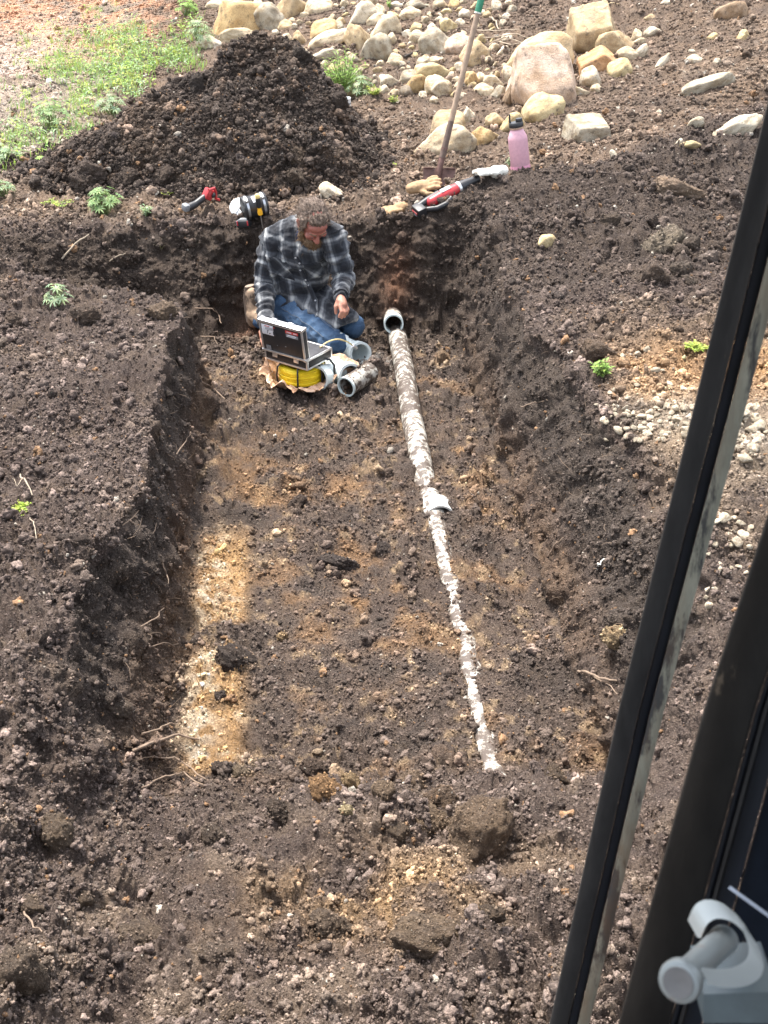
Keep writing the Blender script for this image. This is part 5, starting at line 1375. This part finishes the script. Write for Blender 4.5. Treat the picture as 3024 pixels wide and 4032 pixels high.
pale_ = np.exp(-((np.abs(hl_[:, 0]) - .078) / .012) ** 2)[:, None] * face[:, None]; c = c * (1 - pale_ * .3) + np.array([.42, .20, .15]) * pale_ * .3
set_col(me, np.clip(c, 0, 1))
def skin():
    m, nt, bb = mat_new('skin', .5, spec=.4); q = NT(nt)
    q.l(q.n('ShaderNodeAttribute', _attribute_name='col').outputs['Color'], bb.inputs['Base Color'])
    bb.inputs['Subsurface Weight'].default_value = .12; bb.inputs['Subsurface Radius'].default_value = (.012, .004, .002)
    q.bump(q.noise(q.n('ShaderNodeTexCoord').outputs['Object'], 220, 4), bb, .25, .004); return m
obj('body', local(me), skin(), person)
M_EYE = simple('eye_white', (.6, .55, .5), .2); M_IRIS = simple('iris', (.05, .07, .09), .2)
M_NAIL = simple('nail', (.55, .36, .30), .35)
for sx in (-1, 1):
    q = hp_(sx * .030, .0865, .0) - PO
    ey = MB().ell(q, (.0115, .0115, .0115)).build('eye', M_EYE, person); MB().ell(q + HR @ Vector((0, .0085, -.004)), (.006, .0045, .006)).build('iris', M_IRIS, ey)
    MB().capsule(hp_(sx * .016, .100, .021) - PO, hp_(sx * .050, .086, .026) - PO, .0052, .0035, 8, 3).build('eyebrow', simple('brow_hair', (.17, .10, .06), .8), person)
# --- hair and beard: a lumpy mass plus loose locks
def strand_mat(name, c0, c1):
    m, nt, bb = mat_new(name, .6, spec=.35); q = NT(nt); tc = q.n('ShaderNodeTexCoord').outputs['Object']
    f = q.noise(tc, 120, 5, .7); q.l(q.ramp(f, [(.32, c0), (.66, c1)]), bb.inputs['Base Color']); q.bump(f, bb, .7, .008); return m
M_HAIR = strand_mat('grey_brown_hair', (.035, .023, .016), (.19, .135, .10)); M_BEARD = strand_mat('ginger_beard', (.060, .036, .020), (.25, .155, .082))
b = MB()
b.ell(hp_(0, -.030, .044), (.082, .090, .080), HR); b.ell(hp_(0, -.058, .0), (.077, .062, .080), HR); b.ell(hp_(0, .028, .083), (.060, .050, .037), HR)

for sx in (-1, 1): b.ell(hp_(sx * .066, .010, .040), (.020, .042, .046), HR); b.ell(hp_(sx * .073, .026, -.006), (.012, .020, .034), HR)
me = b.fuse('hair', .004, 3); V = mverts(me); N_ = mnorms(me); hl_ = (V - HC0) @ np.stack([l_, f_, u_], 1)
sw = np.sin(hl_[:, 0] * 260 + 6 * fbm(hl_ * 22, 3, 3)) ; set_verts(me, V + N_ * (.003 * sw + .006 * fbm(hl_ * 45, 3, 4))[:, None])
HV = mverts(me).copy(); HNr = mnorms(me).copy()
hair = obj('hair', local(me), M_HAIR, person)
r3 = random.Random(9)
def locks(V, Nn, n, L, r, drop, cond):
    bb = MB(); k = 0; tries = 0
    while k < n and tries < n * 30:
        tries += 1
        i = r3.randrange(len(V)); q = (V[i] - HC0) @ np.stack([l_, f_, u_], 1)
        if not cond(q): continue
        p, n0 = Vector(V[i]), Vector(Nn[i]); back = Vector(drop(q)); d = (back - n0 * back.dot(n0)).normalized() + n0 * .25
        w = Vector([r3.gauss(0, .22) for _ in range(3)]); LL = L * r3.uniform(.6, 1.3)
        m = p + (d + w * .5) * LL * .5; e_ = p + (d + w) * LL - n0 * LL * .12
        bb.tube([p - n0 * .003 - PO, m - PO, e_ - PO], [r, r * .8, r * .25], 4, cap=False); k += 1
    return bb
locks(HV, HNr, 700, .036, .0017, lambda q: HR @ Vector((q[0] * 4, -1, -.25 if q[1] < 0 else .0)), lambda q: True).build('hair_locks', M_HAIR, hair)
b = MB()
b.ell(hp_(0, .080, -.092), (.056, .044, .050), HR); b.ell(hp_(0, .092, -.130), (.046, .038, .050), HR); b.ell(hp_(0, .096, -.168), (.030, .027, .040), HR)
for sx in (-1, 1):
    b.capsule(hp_(sx * .070, .020, -.025), hp_(sx * .056, .052, -.085), .016, .026); b.capsule(hp_(sx * .006, .108, -.047), hp_(sx * .034, .094, -.072), .010, .012, 10, 3)
    b.capsule(hp_(sx * .034, .094, -.072), hp_(sx * .034, .080, -.11), .012, .018, 10, 3)
me = b.fuse('beard', .004, 3); V = mverts(me); N_ = mnorms(me); hl_ = (V - HC0) @ np.stack([l_, f_, u_], 1)
set_verts(me, V + N_ * (.0035 * np.sin(hl_[:, 0] * 300 + 7 * fbm(hl_ * 25, 3, 13)) + .006 * fbm(hl_ * 50, 3, 14))[:, None])
BV = mverts(me).copy(); BN = mnorms(me).copy(); beard = obj('beard', local(me), M_BEARD, person)
locks(BV, BN, 420, .030, .0013, lambda q: HR @ Vector((q[0] * 2, .25, -1)), lambda q: q[2] < -.03).build('beard_locks', M_BEARD, beard)
# --- clothes
def folds(me, amp, seed, segs, sq=1.0):
    V = mverts(me); N_ = mnorms(me)
    d = amp * fbm(V * np.array([9, 9, 16]) , 3, seed) * 1.0 + amp * .55 * fbm(V * 34, 3, seed + 1)
    for a, e_, k, w in segs:                                       # wrinkles running round a bent limb
        ax = unit(e_ - a); L = np.linalg.norm(e_ - a); tt = (V - a) @ ax; r = np.linalg.norm((V - a) - tt[:, None] * ax, axis=1)
        m = (r < .13) & (tt > -.03) & (tt < L + .03)
        d += m * amp * w * np.sin(tt * k + 5 * fbm(V * 11, 2, seed + 2)) * (.5 + .5 * fbm(V * 7, 2, seed + 3))
    set_verts(me, V + N_ * d[:, None]); return me
b = MB()
chR = Matrix((Vector(SX), Vector(np.cross(SZ, SX)), Vector(SZ))).transposed()
b.ell(CHE + SZ * .01, (.205, .135, .155), chR); b.ell((CHE + PEL) / 2 + SZ * .01 - SY * .015, (.195, .148, .17), chR); b.ell(PEL + SZ * .035 - SY * .01, (.195, .155, .13), chR)
b.capsule(SHR + SZ * .0, NECK - SX * .05 + SZ * .005 + SY * .01, .078, .074); b.capsule(SHL + SZ * .0, NECK + SX * .05 + SZ * .005 + SY * .01, .076, .074); b.capsule(NECK - SX * .06 - SY * .03, NECK - SX * .05 - SY * .07 - SZ * .10, .060, .075); b.capsule(NECK + SX * .06 - SY * .03, NECK + SX * .05 - SY * .07 - SZ * .10, .060, .075); b.ell(CHE - SY * .03 + SZ * .02, (.19, .13, .13), chR)
for S_, E_, W__ in ((SHR, ELR, WRR), (SHL, ELL, WRL)):
    m_ = (S_ + E_) / 2; b.capsule(S_, m_, .078, .073); b.capsule(m_, E_, .073, .062); b.capsule(E_, E_ + (W__ - E_) * .9, .062, .046)
# shirt tails spread over the thighs
hem = [J(1105, 1262, 6.66), J(1180, 1262, 6.60), J(1250, 1275, 6.54), J(1320, 1285, 6.47), J(1352, 1268, 6.47), J(1395, 1250, 6.55)]
tops = [PEL - SX * .12, PEL - SX * .05 - SY * .10, PEL - SY * .12 + SX * .03, PEL - SY * .12 + SX * .08, PEL + SX * .12 - SY * .08, PEL + SX * .15 - SY * .02]
for t_, h_ in zip(tops, hem): b.capsule(t_ + SZ * .05, h_, .085, .030)
for i in range(len(hem) - 1): b.capsule(hem[i], hem[i + 1], .026, .026)
me = b.fuse('plaid_shirt', .0055, 4)
folds(me, .013, 41, [(SHR, ELR, 85, .8), (ELR, WRR, 120, .9), (SHL, ELL, 85, .9), (ELL, WRL, 120, .9)])
V = mverts(me)
segs = [(SHR, ELR), (ELR, WRR), (SHL, ELL), (ELL, WRL)]
uv = np.stack([(V - CHE) @ SX, (V - CHE) @ SZ, 0 * V[:, 0]], 1); best = np.full(len(V), 1e9)
for a, e_ in segs:
    ax = unit(e_ - a); L = np.linalg.norm(e_ - a); tt = np.clip((V - a) @ ax, 0, L); r = np.linalg.norm(V - a - tt[:, None] * ax, axis=1)
    sidev = unit(np.cross(ax, np.array([0, -.9, .43]))); tall = (V - a) @ ax
    m = (r < .095) & (r < best) & ((np.abs((V - CHE) @ SX) > .17) | (a is ELR) | (a is ELL))
    uv[m, 0] = ((V - a) @ sidev)[m]; uv[m, 1] = tall[m] + (0 if a is SHR or a is SHL else .3); best[m] = r[m]
me.attributes.new('plaid', 'FLOAT_VECTOR', 'POINT').data.foreach_set('vector', uv.astype(np.float32).ravel())
def plaid():
    m, nt, bb = mat_new('plaid_flannel', .9, spec=.2); q = NT(nt)
    a = q.n('ShaderNodeAttribute', _attribute_name='plaid').outputs['Vector']; sep = q.n('ShaderNodeSeparateXYZ')
    tc = q.n('ShaderNodeTexCoord').outputs['Object']; nz = q.noise(tc, 14, 3)
    q.l(a, sep.inputs[0])
    def band(x, per, off):
        t = q.math('FRACT', q.math('ADD', q.math('DIVIDE', q.math('ADD', x, q.math('MULTIPLY', nz, .012)), per), off))
        return q.ramp(t, [(0, .06), (.22, .03), (.30, .32), (.36, .20), (.44, .74), (.54, .92), (.66, .30), (.72, .42), (.80, .08), (1.0, .06)])
    s1, s2 = band(sep.outputs[0], .098, .13), band(sep.outputs[1], .112, .37)
    v = q.math('ADD', q.math('MULTIPLY', s1, .5), q.math('MULTIPLY', s2, .5))
    w = q.noise(tc, 260, 2); v = q.math('ADD', v, q.math('MULTIPLY', q.math('SUBTRACT', w, .5), .22))
    q.l(q.ramp(v, [(.04, (.014, .015, .019)), (.34, (.052, .056, .064)), (.62, (.20, .205, .21)), (.95, (.48, .48, .45))]), bb.inputs['Base Color'])
    bb.inputs['Sheen Weight'].default_value = .15; q.bump(w, bb, .3, .004); return m
M_PLAID = plaid(); SHV = mverts(me).copy(); SHN = mnorms(me).copy()
shirt = obj('plaid_shirt', local(me), M_PLAID, person)
def copy_uv(me2):
    V2 = mverts(me2) + np.array(PO); u2 = np.stack([(V2 - CHE) @ SX * 1.0 + .03, (V2 - CHE) @ SZ, 0 * V2[:, 0]], 1)
    me2.attributes.new('plaid', 'FLOAT_VECTOR', 'POINT').data.foreach_set('vector', u2.astype(np.float32).ravel()); return me2
def on_front(x, z):                                    # a point on the shirt front at trunk coordinates
    r = (SHV - CHE); dx, dz = r @ SX - x, r @ SZ - z; fr = -(r @ SY)
    k = np.argmin(np.where(dx * dx + dz * dz < .0004, -fr, 1e3)); return SHV[k], SHN[k]
# collar: a standing band folded over, open at the throat
for sx in (-1, 1):
    cb = MB(); ring = []
    for i in range(9):
        a = math.radians(90 - 20 + (-1) * 0) if False else math.radians(-8 + i * 20)       # from the nape round to the throat
        ring.append(NECK + SY * (.078 * math.cos(a)) + SX * sx * (.082 * math.sin(a)) + SZ * (.062 - .075 * (i / 8) ** 1.6))
    for i in range(8): cb.capsule(ring[i], ring[i + 1], .019, .019, 10, 3); cb.capsule(ring[i] - SZ * .03 + (ring[i] - NECK) * .15, ring[i + 1] - SZ * .03 + (ring[i + 1] - NECK) * .15, .016, .016, 10, 3)
    tip = ring[-1] - SY * .035 - SZ * .055 + SX * sx * .02
    cb.capsule(ring[-1], tip, .020, .010, 10, 3); cb.capsule(ring[-2], tip, .018, .010, 10, 3)
    me2 = cb.fuse('collar', .005, 4); obj('collar', copy_uv(local(me2)), M_PLAID, shirt)
MB().ell(Vector(NECK - SY * .062 - SZ * .03) - PO, (.056, .036, .060), chR).build('undershirt', simple('navy_cotton', (.012, .02, .05), .9), person)
# placket, pockets, buttons
pl = [on_front(.015 + .012 * i, .06 - .045 * i) for i in range(7)]
bb = MB().tube([Vector(p + n * .002) - PO for p, n in pl], .016, 8, flat=.22, up=tuple(-SY)); obj('placket', copy_uv(bb.mesh('placket')), M_PLAID, shirt)
for i, (p, n) in enumerate(pl):
    MB().lathe([(.0058, 0), (.0058, .002), (.003, .003), (0, .003)], 10, tuple(n), Vector(p + n * .006) - PO).build('button', simple('grey_button', (.35, .35, .36), .3) if 'grey_button' not in bpy.data.materials else bpy.data.materials['grey_button'], shirt)
for x, z in ((-.085, -.035), (.105, -.02)):
    V, Fq = [], []; n_ = 7
    for j in range(n_):
        for i in range(n_):
            u, v = i / (n_ - 1) - .5, j / (n_ - 1) - .5
            p, n = on_front(x + u * .095, z + v * .11 - (.012 if False else 0)); V.append(Vector(p + n * (.0065 if (abs(u) < .45 and abs(v) < .45) else .001)) - PO)
    for j in range(n_ - 1):
        for i in range(n_ - 1): Fq.append((j * n_ + i, j * n_ + i + 1, (j + 1) * n_ + i + 1, (j + 1) * n_ + i))
    me2 = raw_mesh('chest_pocket', V, Fq); m_ = mverts(me2)
    u2 = np.stack([((m_ + np.array(PO)) - CHE) @ (SX + SZ) * .7, ((m_ + np.array(PO)) - CHE) @ (SZ - SX) * .7, 0 * m_[:, 0]], 1)
    me2.attributes.new('plaid', 'FLOAT_VECTOR', 'POINT').data.foreach_set('vector', u2.astype(np.float32).ravel()); obj('chest_pocket', me2, M_PLAID, shirt)
for E_, W__ in ((ELR, WRR), (ELL, WRL)):
    ax = Vector(unit(W__ - E_)); w_ = Vector(E_ + (W__ - E_) * .88) - PO
    me2 = MB().lathe([(.046, -.03), (.049, -.028), (.047, .018), (.044, .02), (.040, .018), (.038, -.03)], 22, ax, w_).mesh('cuff'); obj('cuff', copy_uv(me2), M_PLAID, shirt)
# jeans
b = MB(); b.ell(PEL - SZ * .02, (.165, .135, .12), chR); b.capsule(HIR, HIL, .115, .115)
for h, k, a in ((HIR, KNR, ANR), (HIL, KNL, ANL)):
    m_ = (h + k) / 2; b.capsule(h, m_, .108, .096); b.capsule(m_, k, .096, .078); b.capsule(k, (k + a) / 2, .074, .072); b.capsule((k + a) / 2, a, .072, .058)
me = b.fuse('jeans', .0055, 4)
folds(me, .010, 61, [(HIR, KNR, 60, .8), (HIL, KNL, 70, .8), (KNR, ANR, 70, .7)])
V = mverts(me); V[:, 2] = np.maximum(V[:, 2], .004); set_verts(me, V)
def denim():
    m, nt, bb = mat_new('denim', .85, spec=.2); q = NT(nt); tc = q.n('ShaderNodeTexCoord').outputs['Object']
    n1, n2_, n3 = q.noise(tc, 6, 4), q.noise(tc, 300, 2), q.noise(tc, 24, 6, .7)
    c = q.ramp(n1, [(.3, (.028, .055, .105)), (.6, (.062, .11, .185)), (.75, (.15, .21, .30))])
    c = q.mix(c, q.ramp(n2_, [(.3, .7), (.7, 1.3)]), 1.0, 'MULTIPLY'); c = q.mix(c, (.11, .09, .075), q.ramp(n3, [(.60, 0.0), (.72, .6)]))
    q.l(c, bb.inputs['Base Color']); q.bump(n2_, bb, .3, .003); return m
jeans = obj('jeans', local(me), denim(), person)
M_SEAM = simple('seam_thread', (.11, .13, .16), .8)
JV = mverts(jeans.data); 
def seam(a, e_, off):
    pts = []
    for i in range(14):
        c_ = a + (e_ - a) * (.1 + .8 * i / 13) - np.array(PO); q = c_ + off * .2
        k = np.argmin(((JV - q) ** 2).sum(1)); pts.append(Vector(JV[k]) + Vector(unit(off)) * .001)
    return pts
MB().tube(seam(HIR, KNR, np.array([-.3, -.75, .55])), .0018, 5).build('side_seam', M_SEAM, jeans)
MB().tube(seam(HIR, KNR, np.array([.3, -.2, .95])), .0016, 5).build('inner_seam', M_SEAM, jeans)
# boots
for k, a, vis_ in ((KNR, ANR, True), (KNL, ANL, False)):
    d = unit((a - k) * np.array([1, 1, 0])); b = MB(); a2 = a + d * .02
    up = np.array([0, 0, 1.0]); 
    b.capsule(a - d * .05 + up * .01, a + d * .05 + up * .02, .062, .060); b.capsule(a2 + d * .03 + up * .03, a2 + d * .06 + up * .15, .050, .040); b.capsule(a2 + d * .06 + up * .15, a2 + d * .05 - up * .02, .040, .045); b.capsule(a2 + d * .02 + up * .0, a2 + d * .05 - up * .03, .045, .04)
    me = b.fuse('boot', .006, 3); folds(me, .004, 81, []); V = mverts(me); V[:, 2] = np.maximum(V[:, 2], .004); set_verts(me, V)
    bo = obj('boot', local(me), M_LEATHER, person)
    s0 = a2 + d * .095
    MB().tube([Vector(s0 + up * .20 - d * .02) - PO, Vector(s0 + up * .12) - PO, Vector(s0 + up * .04) - PO, Vector(s0 - up * .03 - d * .02) - PO], [.036, .040, .036, .042], 12, flat=.35, up=tuple(d)).build('sole', simple('worn_sole', (.27, .21, .16), .85, bump=.3) if 'worn_sole' not in bpy.data.materials else bpy.data.materials['worn_sole'], bo)

# ------------------------------------------------------------------ the digger cab the photograph is taken from
def nearp(px, py, dep):                                # a point dep metres in front of the lens
    return np.array([0, 0, EYE]) + ray(px, py) * dep
cab = empty('excavator_cab', (0.35, .2, 1.2), label='dark excavator cab frame with worn post and latch close in front', cat='excavator')
CO = Vector(cab.location)
def paint(name, base, worn=(.30, .31, .27), amt=.0, rust=0.0, rough=.45):
    m, nt, b = mat_new(name, rough, spec=.4); q = NT(nt); tc0 = q.n('ShaderNodeTexCoord').outputs['Object']
    vm = q.n('ShaderNodeVectorMath', _operation='MULTIPLY'); vm.inputs[1].default_value = (1, 1, .16); q.l(tc0, vm.inputs[0]); tc = vm.outputs[0]
    n1, n2_ = q.noise(tc, 22, 6, .7), q.noise(tc, 60, 5, .7)
    c = q.mix(base, q.ramp(n2_, [(.3, .75), (.7, 1.35)]), 1.0, 'MULTIPLY')
    if amt: c = q.mix(c, worn, q.ramp(n1, [(.5 - amt * .3, 0.0), (.56 - amt * .3, .95)]))
    if rust: c = q.mix(c, (.16, .085, .04), q.ramp(q.noise(tc, 14, 5, .7), [(.62 - rust * .2, 0.0), (.74, .8)]))
    c = q.mix(c, (.28, .22, .16), q.ramp(q.noise(tc, 34, 7, .75), [(.64, 0.0), (.74, .5)]))      # dust and scuffs
    q.l(c, b.inputs['Base Color']); q.bump(n2_, b, .15, .003); return m
M_POST = paint('black_post_paint', (.030, .029, .028), rough=.42); M_GROOVE = simple('rubber_groove', (.008, .010, .016), .55)
M_WORN = paint('worn_olive_paint', (.23, .225, .175), (.045, .045, .045), .05, .75, .6); M_NAVY = paint('dark_navy_panel', (.010, .014, .022), rough=.3)
M_BROWNB = paint('brown_black_paint', (.017, .015, .013), rough=.38); M_LATCH = simple('grey_latch_paint', (.27, .30, .30), .38, metal=.35, var=.08, scale=30, dirt=.10, dirtcol=(.25, .13, .07), dscale=30)
def post_strip(nm, row, mat, t, parent, order=1):
    # row: (py, depth, px_left, px_right) stations down the post; built as a solid strip t metres thick
    fr, bk = [], []
    for py, dep, xl, xr in row:
        a, c = Vector(nearp(xl, py, dep)), Vector(nearp(xr, py, dep)); fr += [a, c]; back = Vector(ray((xl + xr) / 2, py)).normalized() * t; bk += [a + back, c + back]
    V = [v - CO for v in fr + bk]; n = len(fr); F = []
    for i in range(0, n - 2, 2):
        F += [(i, i + 1, i + 3, i + 2), (n + i, n + i + 2, n + i + 3, n + i + 1), (i, i + 2, n + i + 2, n + i), (i + 1, n + i + 1, n + i + 3, i + 3)]
    F += [(0, n, n + 1, 1), (n - 2, n - 1, 2 * n - 1, 2 * n - 2)]
    bm = bmesh.new(); vs = [bm.verts.new(v) for v in V]; bm.verts.index_update()
    for f in F: bm.faces.new([vs[i] for i in f])
    bmesh.ops.recalc_face_normals(bm, faces=bm.faces[:])
    longe = [e for e in bm.edges if abs((e.verts[0].co - e.verts[1].co).normalized().z) > .7]
    bmesh.ops.bevel(bm, geom=longe, offset=.0022, segments=2, affect='EDGES', profile=.5)
    me = bpy.data.meshes.new(nm); bm.to_mesh(me); bm.free(); me.polygons.foreach_set('use_smooth', np.ones(len(me.polygons), bool)); me.set_sharp_from_angle(angle=math.radians(40))
    return obj(nm, me, mat, parent)
PYS = [-500, 440, 1600, 2800, 4032, 5600]
def edgeL(py): return float(np.interp(py, [-500, 440, 1600, 2800, 4032, 5600], [3260, 3012, 2732, 2434, 2163, 1820]))
def width(py): return float(np.interp(py, [-500, 440, 1600, 2800, 4032, 5600], [232, 222, 206, 180, 158, 128]))
def dep1(py): return float(np.interp(py, [-500, 5600], [.82, 1.36]))
st = lambda f0, f1, dd: [(py, dep1(py) + dd, edgeL(py) + width(py) * f0, edgeL(py) + width(py) * f1) for py in PYS]
dpost = post_strip('door_post', st(0, .46, 0), M_POST, .032, cab)
post_strip('post_groove', st(.462, .70, .007), M_GROOVE, .024, dpost)
post_strip('worn_edge', st(.702, 1.0, .001), M_WORN, .034, dpost)
def eL2(py): return float(np.interp(py, [600, 2000, 2800, 4032, 5600], [3420, 3030, 2768, 2432, 2000]))
PY2 = [600, 2000, 2800, 4032, 5600]; d2 = lambda py: float(np.interp(py, [600, 5600], [.60, .80]))
s2_ = lambda f0, f1, dd: [(py, d2(py) + dd, eL2(py) + f0 * (1 + .0 * py), eL2(py) + f1) for py in PY2]
wp = post_strip('window_post', s2_(0, 205, 0), M_BROWNB, .05, cab)
post_strip('seal_strip', s2_(206, 238, .004), M_GROOVE, .03, wp)
post_strip('trim_strip', s2_(239, 252, .002), M_POST, .03, wp)
post_strip('seal_strip', s2_(253, 330, .010), M_GROOVE, .03, wp)
post_strip('door_panel', s2_(331, 1500, .016), M_NAVY, .03, cab)
bp_ = MB(); q0, q1 = Vector(nearp(2850, 3470, .60)) - CO, Vector(nearp(3030, 3660, .57)) - CO
# latch: a stub pin with a wide flat head and a curved strap behind it
lt = dict(d=.56)
pc = Vector(nearp(2672, 3868, .535)); pb = Vector(nearp(2850, 3700, .600)); axl = (pb - pc).normalized(); Lp = (pb - pc).length
px_ = lambda n: n * .56 / FPX
pin = MB().lathe([(px_(60), -.0006), (px_(78), 0), (px_(83), .0025), (px_(80), .006), (px_(62), .012), (px_(56), .020), (px_(57), Lp * .75), (px_(62), Lp)], 30, axl, pc - CO).build('latch_pin', M_LATCH, cab)
MB().lathe([(0, -.0008), (px_(58), -.0012), (px_(60), -.0004)], 30, axl, pc - CO).build('pin_head', simple('bare_pin_head', (.17, .17, .17), .45, metal=.2), pin)
# strap: flat band bent to a C seen nearly edge on
arcp = [(2745, 3690, .590), (2770, 3625, .592), (2815, 3600, .594), (2880, 3612, .590), (2945, 3665, .580), (2995, 3740, .565), (3012, 3800, .552), (2995, 3855, .542), (2940, 3885, .534), (2860, 3892, .530), (2790, 3878, .530)]
ap = [Vector(nearp(*a)) - CO for a in arcp]; fine = []
for i in range(len(ap) - 1):
    for k in range(4): fine.append(ap[i].lerp(ap[i + 1], k / 4))
fine.append(ap[-1])
for _ in range(3): fine = [fine[0]] + [(fine[i - 1] + 2 * fine[i] + fine[i + 1]) / 4 for i in range(1, len(fine) - 1)] + [fine[-1]]
wdir = Vector((-.10, .93, -.22)).normalized()
V, F = [], []
cen = sum(fine, Vector()) / len(fine)
for i, p in enumerate(fine):
    inn = (cen - p).normalized(); wv = wdir * px_(112) * (1 - .25 * i / len(fine))
    V += [p, p + wv, p + wv + inn * px_(24), p + inn * px_(24)]
for i in range(len(fine) - 1):
    for k in range(4): F.append((i * 4 + k, i * 4 + (k + 1) % 4, (i + 1) * 4 + (k + 1) % 4, (i + 1) * 4 + k))
F += [(0, 3, 2, 1), tuple((len(fine) - 1) * 4 + k for k in range(4))]
MB().add(V, F).build('latch_strap', M_LATCH, cab)
bl = [Vector(nearp(*a)) - CO for a in ((2770, 3915, .60), (2770, 4030, .60), (3060, 4030, .58), (3060, 3905, .58))]
bk = [p + Vector((0, .03, 0)) for p in bl]
MB().add(bl + bk, [(0, 1, 2, 3), (7, 6, 5, 4), (0, 4, 5, 1), (1, 5, 6, 2), (2, 6, 7, 3), (3, 7, 4, 0)]).build('latch_block', simple('blue_grey_block', (.06, .085, .095), .5), cab, smooth=False)
br_ = [Vector(nearp(*a)) - CO for a in ((2866, 3498, .60), (2876, 3488, .60), (3044, 3610, .575), (3036, 3621, .575))]
bk = [p + (p + CO - Vector((0, 0, EYE))).normalized() * .02 for p in br_]
MB().add(br_ + bk, [(0, 1, 2, 3), (7, 6, 5, 4), (0, 4, 5, 1), (1, 5, 6, 2), (2, 6, 7, 3), (3, 7, 4, 0)]).build('streak_bar', simple('streak_bar_metal', (.13, .15, .18), .35, metal=.5), cab, smooth=False)  # thin bar modelled in place of a pale light streak
# floor, sill and the bottom ends of the posts, below the view
MB().box(Vector((.05, -.15, 1.16)) - CO, (1.15, 1.55, .05), bev=.01).build('cab_floor', M_POST, cab)
for sx in (-.62, .72): 
    MB().capsule(Vector((sx, -1.0, .78)) - CO, Vector((sx, .45, .78)) - CO, .21, .21, 16, 4).build('track', M_RUBBER, cab)
MB().box(Vector((.05, -.25, .98)) - CO, (1.0, .9, .30), bev=.03).build('turntable', M_POST, cab)
MB().box(Vector((.28, -.35, 3.16)) - CO, (1.45, 2.1, .06), bev=.02).build('cab_shade_roof', M_POST, cab)  # roof out of view, added to block the sky above the posts
MB().box(Vector((.28, -1.2, 2.15)) - CO, (1.4, .05, 1.95), bev=.01).build('rear_shade_panel', M_NAVY, cab)  # unseen, added behind the eye to keep sky light off the posts
MB().box(Vector((.98, -.35, 1.72)) - CO, (.05, 1.7, 1.06), bev=.01).build('side_shade_panel', M_NAVY, cab)  # unseen, added to shade the posts from the right
